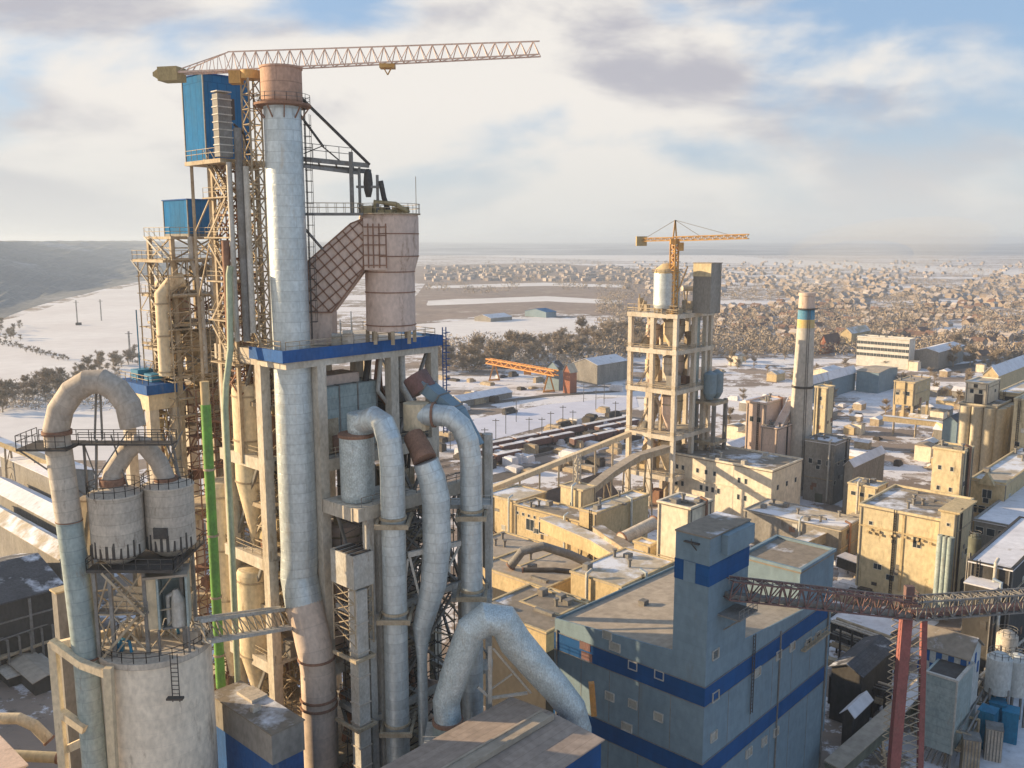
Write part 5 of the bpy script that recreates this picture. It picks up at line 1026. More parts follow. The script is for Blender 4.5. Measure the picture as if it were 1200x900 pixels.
# office block with window rows
t, fr, a, b, z = bld('office_block', 'white office block with long rows of windows in the distance right of the chimney', (1066,399), 560, 1005, 1073, 'frame_white', 'dusty_roof', 0, par=.8, wins=(('L',15,.03,.97,4.2,2.2,1.9,'window_glass','frame_white',False),('L',15,.03,.97,8,2.2,1.9,'window_glass','frame_white',False),('L',15,.03,.97,11.8,2.2,1.9,'window_glass','frame_white',False)))
roofkit(t, fr, a, b, z, 4, 8)
far = [ # far sheds : label, F, Y, xl, xr, ridge, wall, roof, axis
 ('grey blue long shed with snowy roof right behind the chimney',(950,449),440,944,1003,3,'grey_cladding','snow_roof','u'),
 ('blue grey ribbed workshop in front of the white office block',(1030,437),470,1004,1052,1,'grey_cladding','grey_roof','v'),
 ('red brown gabled hall behind the chimney top',(968,401),640,961,985,5,'brick_red','house_roof_brown','u'),
 ('orange gabled hall right of the red brown hall',(998,391),690,985,1020,4,'ochre_plaster','dusty_roof','u'),
 ('snow roofed long shed left of the plant road in the right middle',(1000,546),255,990,1037,1.5,'grey_plaster','snow_roof','u'),
 ('curved snow roofed hangar near the right edge',(1170,440),420,1152,1240,4,'ochre_plaster','snow_roof','u'),
 ('white roofed depot beyond the brown trees at the right',(1100,413),560,1072,1130,2,'grey_plaster','snow_roof','u'),
 ('teal roofed low hut beside the silo block',(1122,495),330,1105,1142,2,'grey_cladding','slate_roof','u'),
 ('pale roofed shed beside the rail yard behind the chimney',(975,437),500,948,990,2,'white_plaster','snow_roof','u'),
 ('long blue roofed shed in the far snowy plain',(640,366),950,615,652,3,'grey_cladding','cabin_blue','u'),
 ('low white shed in the far snowy plain',(575,373),900,556,600,3,'grey_plaster','snow_roof','u'),
 ('dark blue gabled house beside the bare tree belt',(655,433),480,640,662,4,'grey_cladding','slate_roof','u'),
 ('brick gabled house right of the dark blue house',(668,436),470,660,676,4,'brick_red','dusty_roof','u'),
 ('lilac snow roofed hall behind the brick house',(700,428),500,672,735,3,'grey_plaster','snow_roof','u'),
 ('long low shed with snowy roof along the rail yard',(540,470),430,525,600,2,'grey_plaster','snow_roof','u'),
]
for i, (l, F, Y, xl, xr, hr, w, r, ax) in enumerate(far): gable('industrial_shed', l, F, Y, xl, xr, hr, w, r, ax)
# long dark hall behind ochre roofs, galleries and pipes
p, q = at(560,583,232), at(738,511,268)
q_ = q.copy(); g_ = p.copy(); q = p.lerp(q, .8); p.z *= .6; q.z *= .6
t = thing('storage_hall', 'very long dark roofed storage hall running up to the distant tower', 'building', (p+q)/2); p0, q0 = V((p.x,p.y,0)), V((q.x,q.y,0)); d = (q0-p0).normalized(); s = V((d.y,-d.x,0))*9; e = V((0,0,1))
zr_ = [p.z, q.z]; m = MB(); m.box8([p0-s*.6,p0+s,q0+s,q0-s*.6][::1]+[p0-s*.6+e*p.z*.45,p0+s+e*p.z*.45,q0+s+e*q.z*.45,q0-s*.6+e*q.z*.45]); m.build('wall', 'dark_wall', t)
m = MB(); m.box8([p0+s*1.05+e*p.z*.45,q0+s*1.05+e*q.z*.45,q-e*.2,p-e*.2]+[p0+s*1.05+e*(p.z*.45+.3),q0+s*1.05+e*(q.z*.45+.3),q+e*.1,p+e*.1]); m.box8([p-e*.2+s*-.02,q-e*.2+s*-.02,q0-s*.65+e*q.z*.45,p0-s*.65+e*p.z*.45]+[p+e*.1+s*-.02,q+e*.1+s*-.02,q0-s*.65+e*(q.z*.45+.3),p0-s*.65+e*(p.z*.45+.3)]); m.build('roof', 'storage_roof', t)
m = MB(); m.bar(g_+e*.8, q_+e*.8, 1.6, 1.4)
for k_ in range(1, 9): c_ = g_.lerp(q_, k_/8); m.bar(c_, V((c_.x,c_.y,0)), .5)
m.hold = True; m.build('ridge_gallery', 'cream_vessel', t)
gallery('curved tan conveyor gallery climbing to the distant tower beside the white hall', [at(690,576,225), at(715,556,235), at(745,537,246), at(782,526,256)], 2.2, 1.7, 'tan_steel', 'grey_roof', (.3,.55,.8))
gallery('sloping ochre conveyor gallery descending from the ochre hall toward the mill', [at(640,614,200), at(700,640,185), at(752,672,168)], 3.4, 3, 'ochre_plaster', 'dusty_roof', (.4,.8))
gallery('narrow ochre conveyor gallery along the open trough behind the mill', [at(700,622,190), at(748,655,172)], 2.2, 2.0, 'tan_steel', 'brown_roof', (.5,))
gallery('brown conveyor gallery along the foot of the yellow hall', [at(880,668,192), at(955,632,216), at(1012,606,230)], 3, 2.6, 'grey_plaster', 'dusty_roof', (.25,.6))
gallery('dark covered conveyor gallery beside the snowy yard in the right foreground', [at(985,656,208), at(1062,684,196)], 3.5, 2.6, 'dark_wall', 'snow_roof', (.3,.7))
gallery('pale long conveyor gallery crossing the dark foreground at the bottom right', [at(975,905,122), at(1060,830,133), at(1115,775,143)], 2.4, 2.0, 'green_wall', 'grey_roof', (.3,.6,.9))
gallery('white roofed conveyor gallery next to the red trestle', [at(1052,838,131), at(1110,775,141)], 1.6, 1.5, 'dark_wall', 'snow_roof', (.5,))
gallery('tan inclined chute gallery left of the chimney', [at(908,510,276), at(930,470,285)], 2.5, 2.5, 'pink_steel', 'dusty_roof', (.3,))
gallery('flat ochre conveyor gallery in front of the stilted ochre block', [at(1035,490,370), at(1100,497,360), at(1150,515,330)], 3, 2, 'ochre_plaster', 'dusty_roof', (.1,.3,.5,.7,.9))
gallery('yellow conveyor gallery on posts at the far left', [at(-25,508,250), at(62,543,236)], 2.0, 1.4, 'ochre_plaster', 'dusty_roof', (.4,.8))
def ppipe(label, path, r, mt, n=12, name='process_pipe'):
    t = thing(name, label, 'pipe', path[-1]); MB().tube(path, r, n).build('pipe_run', mt, t); m = MB()
    for f_ in (0.02,.98): i = 0 if f_ < .5 else len(path)-2; c = V(path[i]).lerp(V(path[i+1]), f_); d = (V(path[i+1])-V(path[i])).normalized(); m.tube([c-d*.15, c+d*.15], r*1.15, n)
    m.build('flange', 'rust', t)
ppipe('brown arched pipe over the shaded flat roofs behind the pipes', [at(598,664,170), at(612,646,170), at(636,640,170), at(668,650,172), at(708,668,172)], .9, 'grey_steel')
ppipe('grey fat pipe lying in the open trough', [at(728,632,182), at(768,612,188)], 1.4, 'silo_grey')
ppipe('thin brown pipe across the shaded flat roofs', [at(612,668,165), at(650,668,164), at(690,672,164)], .5, 'dark_steel')
ppipe('yellow curved pipe at the lower left edge', [at(-10,842,112), at(22,842,112), at(40,850,112), at(58,868,112)], .75, 'cream_vessel')
ppipe('straight yellow pipe at the lower left edge', [at(-10,884,108), at(70,888,108)], .7, 'yellow_plaster')
# shaded flat roofs behind the right-hand pipes
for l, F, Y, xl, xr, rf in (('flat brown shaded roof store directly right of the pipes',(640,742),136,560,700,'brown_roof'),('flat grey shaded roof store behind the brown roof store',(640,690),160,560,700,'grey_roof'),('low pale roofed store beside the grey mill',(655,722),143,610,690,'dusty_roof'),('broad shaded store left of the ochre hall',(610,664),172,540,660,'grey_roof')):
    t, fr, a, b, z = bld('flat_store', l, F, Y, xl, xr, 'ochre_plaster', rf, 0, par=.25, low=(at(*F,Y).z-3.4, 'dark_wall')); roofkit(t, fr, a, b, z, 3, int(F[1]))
# ------------------------------------------------------------------ right foreground kit
def tank(label, px, py0, py1, Y, r, mt='tank_white', g=None):
    p = at(px,py0,Y); q = at(px,py1,Y); t = thing('storage_tank', label, 'tank', (p.x,Y,q.z), g)
    MB().lathe((p.x,Y), [(r,q.z),(r,p.z-.3)], 18).build('shell', mt, t); MB().lathe((p.x,Y), [(r,p.z-.3),(r*.5,p.z+.4),(.2,p.z+.5)], 18).build('head', mt, t)
    m = MB(); m.rail([(p.x+r*.9*math.cos(i*math.pi/5),Y+r*.9*math.sin(i*math.pi/5),p.z-.2) for i in range(10)], closed=True, w=.06, gap=1)
    for i in range(4): tt = i*math.pi/2+.5; m.bar((p.x+r*math.cos(tt),Y+r*math.sin(tt),0), (p.x+r*math.cos(tt),Y+r*math.sin(tt),q.z+1), .3)
    m.build('railing', 'grey_steel', t)
tank('pale dusty tank left one of the tank pair at the lower right', 1172, 768, 810, 138, 1.9)
tank('pale dusty tank at the very right edge of the tank pair', 1193, 770, 812, 140, 1.9)
tank('small white tank behind the tank pair near the conveyor bridge', 1181, 742, 760, 146, 1.7, 'silo_grey')
tank('round dark green vent tank beside the yellow turret', 1143, 628, 652, 172, 1.2, 'green_wall')
P = at(1122,800,126); fr = Fr(P); b = to_x(P, GA+math.pi/2, 1083); a = to_x(P, GA, 1141); zb = at(1118,885,126).z
t = thing('hopper_bin', 'tall teal grey square hopper with white edge at the lower right', 'hopper', fr.P(a/2,b/2,0)); MB().gbox(fr, 0, a, 0, b, zb, P.z).build('casing', 'teal_duct', t)
m = MB(); m.gbox(fr, .4, a-.4, .4, b-.4, P.z, P.z+.06); m.build('opening', 'dark_steel', t); m = MB(); m.gbox(fr, -.12, .12, -.12, .12, zb, P.z+.1); m.gbox(fr, -.1, a+.1, -.12, .35, P.z+.003, P.z+.35); m.gbox(fr, -.1, .35, .36, b, P.z+.003, P.z+.35); m.build('rim', 'pale_steel', t)
m = MB()
for q in ((.3,.3),(a-.3,.3),(.3,b-.3),(a-.3,b-.3)): m.bar(fr.P(*q,0), fr.P(*q,zb), .35)
for q in range(5): m.bar(fr.P(.3,.3+q*(b-.6)/5,zb), fr.P(.3,.3+(q+1)*(b-.6)/5,0), .2)
m.build('leg', 'grey_steel', t)
t, fr, a, b, z = gable('transfer_house', 'brown roofed shed with blue and white panelled wall behind the red trestle', (1135,772), 131, 1078, 1150, 2.2, 'tank_white', 'brown_roof', 'v')
m = MB()
for i in range(4): m.gbox(fr, -.08, -.01, b*(.03+.25*i), b*(.15+.25*i), z-2.2, z-.3); m.gbox(fr, -.081, -.01, b*(.15+.25*i), b*(.27+.25*i), z-4.4, z-2.4); m.gbox(fr, a*(.02+.25*i), a*(.14+.25*i), -.08, -.01, z-2.2-(i%2)*2, z-.4-(i%2)*2)
m.build('blue_panel', 'fascia_blue', t)
for i, (px, py, Y, mt, lab) in enumerate(((1165,838,131,'container_blue','leftmost blue container box in the snowy yard at the lower right'),(1178,828,135,'container_blue','blue container box behind the leftmost one in the snowy yard'),(1194,838,133,'container_blue','blue container box at the right edge of the snowy yard'),(1176,858,128,'silo_grey','grey open crate in front of the blue containers'),(1150,870,124,'tan_steel','tan rusty crate left of the grey crate'))):
    P = at(px,py,Y); fr = Fr(P, GA+.1*i); z = max(P.z, 2.4); t = thing('container_box', lab, 'container', fr.P(1,1,0)); MB().gbox(fr, 0, 2.6, 0, 2.3, 0, z).build('box', mt, t)
    m = MB()
    for k in range(5): m.gbox(fr, -.07, -.01, .2+k*.45, .38+k*.45, .1, z-.1); m.gbox(fr, .2+k*.5, .4+k*.5, -.07, -.01, .1, z-.1)
    m.gbox(fr, -.1, 2.7, -.1, 2.4, z+.003, z+.12); m.build('ribbing', 'container_blue' if i < 3 else 'grey_steel', t)
# pipe racks in the dark yard
def rack(label, p, q, hgt, nlev, mt='dark_steel'):
    p, q = V(p), V(q); d = (q-p).normalized(); s = V((-d.y,d.x,0))*1.6; t = thing('pipe_rack', label, 'pipe rack', (p+q)/2); n = 6
    for i in range(n+1):
        c = p.lerp(q, i/n); m = MB()
        for e in (-1,1): m.bar(c+s*e, c+s*e+V((0,0,hgt)), .3)
        for k in range(nlev): m.bar(c-s*1.1+V((0,0,hgt*(k+1)/nlev)), c+s*1.1+V((0,0,hgt*(k+1)/nlev)), .3)
        m.build('frame', mt, t)
    for k in range(nlev):
        for e in (-.7,-.1,.6): z = hgt*(k+1)/nlev+.35; MB().tube([p+s*e+V((0,0,z)), q+s*e+V((0,0,z))], .16+.09*((k+int(e*10)) % 3), 8).build('pipe', ('grey_steel','silo_grey','tan_steel')[(k+int(e*10)) % 3], t)
    return t
rack('dark steel pipe rack along the right side of the mill building', gr(975,768), gr(1058,800), 7, 3)
rack('dark pipe rack crossing behind the red trestle', gr(975,820), gr(1052,845), 5, 2)
rack('tan pipe rack in the snowy yard at the lower right', gr(1120,900), gr(1175,800), 6, 2, 'tan_steel')
rack('pipe rack near the right edge of the snowy yard', gr(1150,850), gr(1215,790), 8, 2, 'grey_steel')
t, fr, a, b, z = gable('yard_shed', 'dark roofed shed with white roof edge right of the mill building', (1010,792), 138, 975, 1048, 1.2, 'dark_wall', 'slate_roof', 'u')
t, fr, a, b, z = gable('yard_shed', 'small shed with pale snowy roof panel in the dark yard', (1000,838), 130, 988, 1020, .8, 'dark_wall', 'snow_roof', 'u')
t, fr, a, b, z = bld('snow_yard_store', 'low store with broad clean snow roof behind the conveyor bridge', (1042,748), 164, 968, 1064, 'dark_wall', 'snow_roof', 0, par=.25)
# ================================================================== LEFT BACKGROUND SHEDS
P = at(0,708,157); e = at(74,682,157)
fr = Fr(P); hi = to_x(P, GA, 74); t = thing('warehouse', 'dark walled warehouse with slate roof dusted with snow at the left edge', 'warehouse', fr.P(0,10,0)); z = P.z
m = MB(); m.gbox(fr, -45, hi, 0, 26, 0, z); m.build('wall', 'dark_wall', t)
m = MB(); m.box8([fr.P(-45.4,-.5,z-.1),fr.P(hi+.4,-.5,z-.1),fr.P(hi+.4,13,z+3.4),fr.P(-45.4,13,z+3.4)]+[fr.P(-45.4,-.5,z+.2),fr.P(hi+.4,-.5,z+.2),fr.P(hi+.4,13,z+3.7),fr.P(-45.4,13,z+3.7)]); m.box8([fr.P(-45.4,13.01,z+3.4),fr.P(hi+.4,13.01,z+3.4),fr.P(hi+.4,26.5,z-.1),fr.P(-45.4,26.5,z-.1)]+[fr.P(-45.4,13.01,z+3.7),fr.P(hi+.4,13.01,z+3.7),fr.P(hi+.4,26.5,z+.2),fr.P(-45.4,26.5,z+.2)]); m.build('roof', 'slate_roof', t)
for i in range(8): MB().gbox(fr, hi-.5-i*6, hi-i*6, -.25, -.01, 0, z-.3).build('wall_post', 'grey_steel', t)
MB().gbox(fr, -45, hi, -.2, -.01, z*.72, z*.72+.3).build('wall_rail', 'grey_steel', t)
for l, F, Y, xl, xr, hr, w, rf, ax in (('long shed with bright snow covered roof behind the slate warehouse',(95,628),190,-20,130,1.6,'grey_plaster','snow_roof','v'),('long shed with dusty beige roof in front of the snow roofed shed',(70,655),176,-40,100,1.6,'grey_plaster','dusty_roof','v'),('low snowy roofed shed behind the yellow gallery at the left',(60,560),225,0,110,1.4,'grey_plaster','snow_roof','v'),('narrow grey roofed canopy at the foot of the slate warehouse',(40,800),149,-60,70,.6,'dark_wall','grey_roof','v'),('flat pale canopy below the slate warehouse wall',(10,795),152,-80,60,.5,'dark_wall','silo_grey','u')):
    gable('long_shed', l, F, Y, xl, xr, hr, w, rf, ax)
bld('corner_block', 'pinkish beige roof corner at the bottom left of the photo', (6,905), 92, -60, 30, 'ochre_plaster', 'pink_steel', 0, par=0)
bld('small_house', 'tan hut with ochre roof behind the left hand pipe', (66,694), 118, 60, 92, 'grey_plaster', 'ochre_plaster', 0, par=0)
rack('grey pipe rack under the left warehouse', gr(-20,800), gr(60,770), 7, 2, 'grey_steel')
# ================================================================== GROUND AND FAR LAND
def ground_mat(name, hill=False):
    m = bpy.data.materials.new(name); m.use_nodes = True; nt = m.node_tree; N = nt.nodes; L = nt.links; b = N['Principled BSDF']; b.inputs['Roughness'].default_value = .95
    geo = N.new('ShaderNodeNewGeometry')
    def noise(scale, sx, sy, loc, det=6, ro=.6):
        mp = N.new('ShaderNodeMapping'); mp.inputs['Scale'].default_value = (sx, sy, 1); mp.inputs['Location'].default_value = loc; mp.inputs['Rotation'].default_value = (0,0,.12); L.new(geo.outputs['Position'], mp.inputs['Vector'])
        n = N.new('ShaderNodeTexNoise'); n.inputs['Scale'].default_value = scale; n.inputs['Detail'].default_value = det; n.inputs['Roughness'].default_value = ro; L.new(mp.outputs[0], n.inputs['Vector']); return n.outputs[0]
    def ramp(src, a, c, lo=0., hi=1.):
        r = N.new('ShaderNodeMapRange'); r.inputs['From Min'].default_value = a; r.inputs['From Max'].default_value = c; r.inputs['To Min'].default_value = lo; r.inputs['To Max'].default_value = hi; L.new(src, r.inputs['Value']); return r.outputs[0]
    def mix(f, A, B_):
        x = N.new('ShaderNodeMix'); x.data_type = 'RGBA'; L.new(f, x.inputs[0])
        for k, c in ((6, A), (7, B_)):
            if isinstance(c, tuple): x.inputs[k].default_value = (*c, 1)
            else: L.new(c, x.inputs[k])
        return x.outputs[2]
    if hill:
        c = mix(ramp(noise(.012,1,.5,(3,1,0)), .42, .6), (.15,.165,.18), (.25,.25,.25)); c = mix(ramp(noise(.003,1,.35,(9,4,0), 7, .7), .56, .64), c, (.52,.53,.56))
        c = mix(ramp(noise(.12,1,1,(0,0,0)), .3, .7), (.10,.112,.125), c)
    else:
        sy = N.new('ShaderNodeSeparateXYZ'); L.new(geo.outputs['Position'], sy.inputs[0])
        near = ramp(sy.outputs[1], 200, 420, .035, 0.)
        n1 = noise(.0035,.5,2.2,(2,7,0), 8, .68); a = N.new('ShaderNodeMath'); a.operation = 'SUBTRACT'; L.new(n1, a.inputs[0]); L.new(near, a.inputs[1])
        field = mix(ramp(noise(.02,.4,1.6,(5,2,0), 7, .7), .35, .65), (.30,.235,.19), (.17,.135,.115))
        c = mix(ramp(a.outputs[0], .50, .54), field, (.72,.70,.71))
        c = mix(ramp(noise(.06,.7,1.3,(1,5,0), 6, .7), .60, .70), c, (.13,.11,.09))
        c = mix(ramp(noise(.35,1,1,(4,4,0), 5, .65), .58, .68), c, (.10,.085,.07))
        c = mix(ramp(noise(.045,1,1,(8,1,0), 8, .72), .505, .54), c, (.68,.67,.70)); c = mix(ramp(noise(.8,1,1,(2,3,0), 4, .7), .62, .7), c, (.15,.125,.105))
    L.new(c, b.inputs['Base Color']); M[name] = m
    bp = N.new('ShaderNodeBump'); bp.inputs['Strength'].default_value = .5; bp.inputs['Distance'].default_value = .3 if not hill else 6; L.new(noise(.5 if not hill else .06,1,1,(0,0,0)), bp.inputs['Height']); L.new(bp.outputs[0], b.inputs['Normal'])
ground_mat('ground_mix'); ground_mat('forest_hill', True)
mat('field_snow', (.74,.72,.71), (.66,.63,.62), .01, .9, fine=.05, grime=None); mat('ice', (.62,.63,.72), (.56,.57,.66), .02, .7, fine=.05); mat('yard_snow', (.70,.71,.76), (.55,.54,.55), .08, .9, grime=(.22,.19,.16), fine=.12)
mat('far_wood', (.10,.095,.10), (.075,.075,.08), .01, .95)
m = MB(); ys = [-150,0,60,120,200,320,500,800,1300,2100,3400,5500,9000,15000]; ts = [-1.4+.2*i for i in range(15)]
G = [[V((t*(y+400),y,0)) for t in ts] for y in ys]
for i in range(len(ys)-1):
    for j in range(len(ts)-1): m.face([G[i][j],G[i][j+1],G[i+1][j+1],G[i+1][j]])
struct(m.build('ground', 'ground_mix'))
from mathutils import noise as nz
def sst(a, b, x): x = max(0, min(1, (x-a)/(b-a))); return x*x*(3-2*x)
def yb(t):
    ks = [(-1.5,500),(-.572,921),(-.475,1376),(-.395,1930),(-.3,2900),(-.2,4300),(-.05,6300),(.1,7400),(1.5,8000)]
    for (t0,y0),(t1,y1) in zip(ks, ks[1:]):
        if t <= t1: return y0+(y1-y0)*(t-t0)/(t1-t0)
m = MB(); cols = [-1.1+i*.012 for i in range(120)]; R = 46; hh = []
for t in cols:
    c = []; y0 = yb(t)
    for k in range(R):
        y = y0*(1+1.8*(k/(R-1))**1.4); x = t*y; n = nz.fractal(V((x*.004,y*.004,0)), 1, 2, 5)
        z = 80*sst(y0*.98, y0*2.4, y)*(1+.05*nz.noise(V((x*.0008,y*.0008,3))))*(1-.35*sst(-.3,.1,t))
        z += (n*5+nz.noise(V((x*.03,y*.03,0)))*4)*sst(0,5,z) if k else -1
        c.append(V((x,y,max(z,.2) if k else -.5)))
    hh.append(c)
for i in range(len(cols)-1):
    for k in range(R-1): m.face([hh[i][k],hh[i+1][k],hh[i+1][k+1],hh[i][k+1]])
struct(m.build('wooded_hills', 'forest_hill'))
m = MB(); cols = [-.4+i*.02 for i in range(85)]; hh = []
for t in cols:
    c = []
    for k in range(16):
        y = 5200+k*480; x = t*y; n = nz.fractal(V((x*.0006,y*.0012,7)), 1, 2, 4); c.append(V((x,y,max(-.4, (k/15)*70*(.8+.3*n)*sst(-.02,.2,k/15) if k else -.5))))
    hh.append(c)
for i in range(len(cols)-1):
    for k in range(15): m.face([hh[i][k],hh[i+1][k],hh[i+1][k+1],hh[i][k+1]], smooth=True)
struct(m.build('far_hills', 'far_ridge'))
def sheet(name, px, mt, z=.05, jag=0):
    pts = [gr(x,y,z) for x, y in px]
    if jag:
        o = []
        for p, q in zip(pts, pts[1:]+pts[:1]):
            for k in range(8): r = p.lerp(q, k/8); d = (q-p).length*.03*jag; o.append(r+V((nz.noise(r*.02)*d, nz.noise(r*.02+V((9,9,9)))*d*2, 0)))
        pts = o
    a = sum((p.x*q.y-q.x*p.y) for p, q in zip(pts, pts[1:]+pts[:1]))
    if a < 0: pts.reverse()
    struct(MB_tri(pts).build(name, mt))
def MB_tri(pts): m = MB(); m.face(pts); return m
sheet('snow_field', [(-90,540),(-90,405),(0,377),(100,347),(190,328),(260,318),(330,318),(330,520),(150,540)], 'field_snow', .05, 1)
sheet('snow_plain', [(480,402),(490,380),(560,374),(640,371),(700,378),(700,387),(620,396),(560,404),(500,412)], 'field_snow', .06, 1)
sheet('snow_plain', [(560,300),(640,292),(760,294),(900,303),(1230,318),(1230,326),(1000,315),(850,308),(700,304)], 'field_snow', .05, 1)
sheet('fields', [(480,312),(640,308),(790,318),(850,345),(760,372),(640,366),(560,371),(480,378)], 'field_brown', .045, 1)
sheet('snow_plain', [(500,335),(640,331),(735,334),(735,337),(640,335),(500,338)], 'field_snow', .06, 1)
sheet('snow_plain', [(500,352),(640,347),(730,352),(730,357),(640,353),(500,358)], 'field_snow', .06, 1)
sheet('frozen_pond', [(520,498),(640,474),(745,464),(748,477),(640,499),(575,516),(520,522)], 'ice', .07)
sheet('snow_yard', [(960,760),(985,665),(1060,668),(1105,700),(1100,730),(1040,770)], 'yard_snow', .08); sheet('snow_yard', [(1110,920),(1150,800),(1230,780),(1230,920)], 'yard_snow', .08)
sheet('snow_yard', [(1140,655),(1145,615),(1230,600),(1230,660)], 'yard_snow', .08); sheet('snow_yard', [(985,482),(1010,466),(1050,455),(1060,474),(1010,495)], 'yard_snow', .08)
for pts in ([(500,480),(640,462),(760,455),(760,457),(640,465),(500,484)], [(1090,432),(1250,408),(1250,414),(1090,438)], [(560,560),(735,520),(735,526),(560,570)], [(880,640),(1010,600),(1030,606),(890,655)], [(860,800),(1000,700),(1230,640),(1230,655),(1020,715),(880,820)]): sheet('road', pts, 'road', .10)
# ------------------------------------------------------------------ trees
def tree_mesh(seed, h, bushy=0, n=260):
    random.seed(seed); m = MB(); m.tube([(0,0,-.3),(random.uniform(-.2,.2),0,h*.35),(random.uniform(-.4,.4),.2,h*.8)], [h*.03,h*.022,h*.006], 6, False)
    limbs = []
    for i in range(13):
        z = h*random.uniform(.18,.75); t = i*2.4+random.random(); r = h*random.uniform(.2,.36)*(1-.35*z/h); e = V((r*math.cos(t), r*math.sin(t), z+h*random.uniform(.12,.3))); s = V((0,0,z)); m.tube([s, s.lerp(e,.5)+V((0,0,-.1)), e], [h*.011,h*.008,h*.003], 4, False); limbs.append((s,e))
    limbs.append((V((0,0,h*.5)), V((0,0,h*.95))))
    for i in range(n):
        s, e = random.choice(limbs); p = s.lerp(e, random.uniform(.3,1.05)); d = V((random.gauss(0,1),random.gauss(0,1),random.gauss(.5,.8))).normalized()*h*random.uniform(.06,.15)
        w = d.cross(V((random.random()-.5,random.random()-.5,random.random()-.5))).normalized()*h*(.003+.0045*bushy)
        q = p+d; m.face([p-w, p+w, q+w*.5, q-w*.5])
    return m
TP = []
for i in range(5):
    o = tree_mesh(20+i, 11+i*.8, .6+.25*i, 1100).build('bare_tree', 'twig' if i % 2 else 'twig_dark', None, (0,0,0)); TP.append(o)
used = set()
def plant(k, p, s, label, group):
    if k not in used: o = TP[k]; used.add(k)
    else: o = TP[k].copy(); C.objects.link(o)
    o.location = p; o.rotation_euler = (0,0,random.uniform(0,6.28)); o.scale = (s*1.15,s*1.15,s); tag(o, label, 'tree', group)
random.seed(5)
for i in range(104):
    f = random.random(); x = 505+f*250; y = 438-26*f+random.uniform(-26,6)*(.45+.55*f); plant(i % 5, gr(x,y), random.uniform(.7,1.3), 'leafless brown tree in the long tree belt beyond the rail yard', 'trees of the long belt')
for i in range(72):
    f = random.random(); x = -15+f*185; y = 482-(x/205)*75+random.uniform(-16,10)*(1-.3*f); plant(i % 5, gr(x,y), random.uniform(.4,.8), 'leafless greyish tree in the thicket at the edge of the snowy field', 'trees of the left thicket')
for i in range(64):
    if i < 26: x, y, sc_ = random.uniform(-14,27), random.uniform(379,400), random.uniform(.3,.6)
    else: f = (i-26)/38; x = -6+f*88; y = 402+f*22+random.uniform(-2,2); sc_ = random.uniform(.18,.36)
    plant(i % 5, gr(x,y), sc_, 'leafless tree in the curved row across the snowy field', 'trees of the curved row')
for i in range(16):
    x = random.uniform(1085,1200); y = random.uniform(408,436); plant(i % 5, gr(x,y), random.uniform(.6,1.1), 'leafless brown tree near the far depot at the right', 'trees near the depot')
# far scatter of trees as one mass
random.seed(9); m = MB()
def blob(p, h):
    for i in range(20):
        c = p+V((random.gauss(0,h*.28),random.gauss(0,h*.25),h*random.uniform(.15,.95))); d = V((random.gauss(0,1),random.gauss(0,1),random.gauss(0,1))).normalized()*h*.24; w = d.cross(V((random.random()-.5,random.random()-.5,.3))).normalized()*h*.045; m.face([c-w-d*.5, c+w-d*.5, c+w*.6+d*.5, c-w*.6+d*.5])
for i in range(5600):
    x = random.uniform(700,1215); y = 302+118*random.random()**.85
    if nz.noise(V((x*.02,y*.06,1))) < -.18: continue
    if x < 860 and y < 345 and random.random() < .6: continue
    blob(gr(x,y), random.uniform(6,10))
for i in range(500): x = random.uniform(500,740); y = random.uniform(305,345); blob(gr(x,y), random.uniform(8,14)) if nz.noise(V((x*.02,y*.12,4))) > 0 else None
for i in range(420): x = random.uniform(500,735); y = random.uniform(398,436); blob(gr(x,y), random.uniform(5,9))
for i in range(260): x = random.uniform(-20,140); y = random.uniform(440,482); blob(gr(x,y), random.uniform(3,6)) if y > 478-x*.35-20 else None
o = m.build('town_trees', 'twig', None, (0,0,0)); stuff(o); o['label'] = 'far brown mass of bare trees among the town houses'; o['category'] = 'trees'
# ------------------------------------------------------------------ town houses
def house_bm(w, l, h, r):
    a = MB(); f = Fr((0,0,0), 0); a.gbox(f, -l/2, l/2, -w/2, w/2, -.1, h)
    for q in (-l/2, l/2): a.face([V((q,-w/2,h)),V((q,w/2,h)),V((q,0,h+r))])
    b = MB(); o = .4
    for s in (-1,1):
        q = [V((-l/2-o,s*(w/2+o),h-.3)),V((l/2+o,s*(w/2+o),h-.3)),V((l/2+o,0,h+r)),V((-l/2-o,0,h+r))]
        if s > 0: q.reverse()
        b.box8([p+V((0,0,.02)) for p in q]+[p+V((0,0,.3)) for p in q])
    b.box(l*.2,l*.2+.7,-.3,.4,h+r*.6,h+r+1); return a, b
HP = []
for i, (w, l, h, r, rm) in enumerate(((7,9,3.0,2.8,'house_roof_snow'),(7.5,10,3.2,3.0,'house_roof_brown'),(7.5,8.5,4.8,2.6,'house_roof_snow'),(8,13,3.4,3,'house_roof_brown'))):
    lab = ('small single storey house with snowy gabled roof in the far town','small single storey house with brown gabled roof in the far town','tall two storey house with snowy gabled roof in the far town','long house with brown gabled roof in the far town')[i]
    t = thing('town_house', lab, 'house', (0,0,0), 'houses of the far town'); a, b = house_bm(w,l,h,r); a.build('wall', 'house_wall', t); b.build('roof', rm, t); HP.append(t)
random.seed(31); spots = []; seen = set()
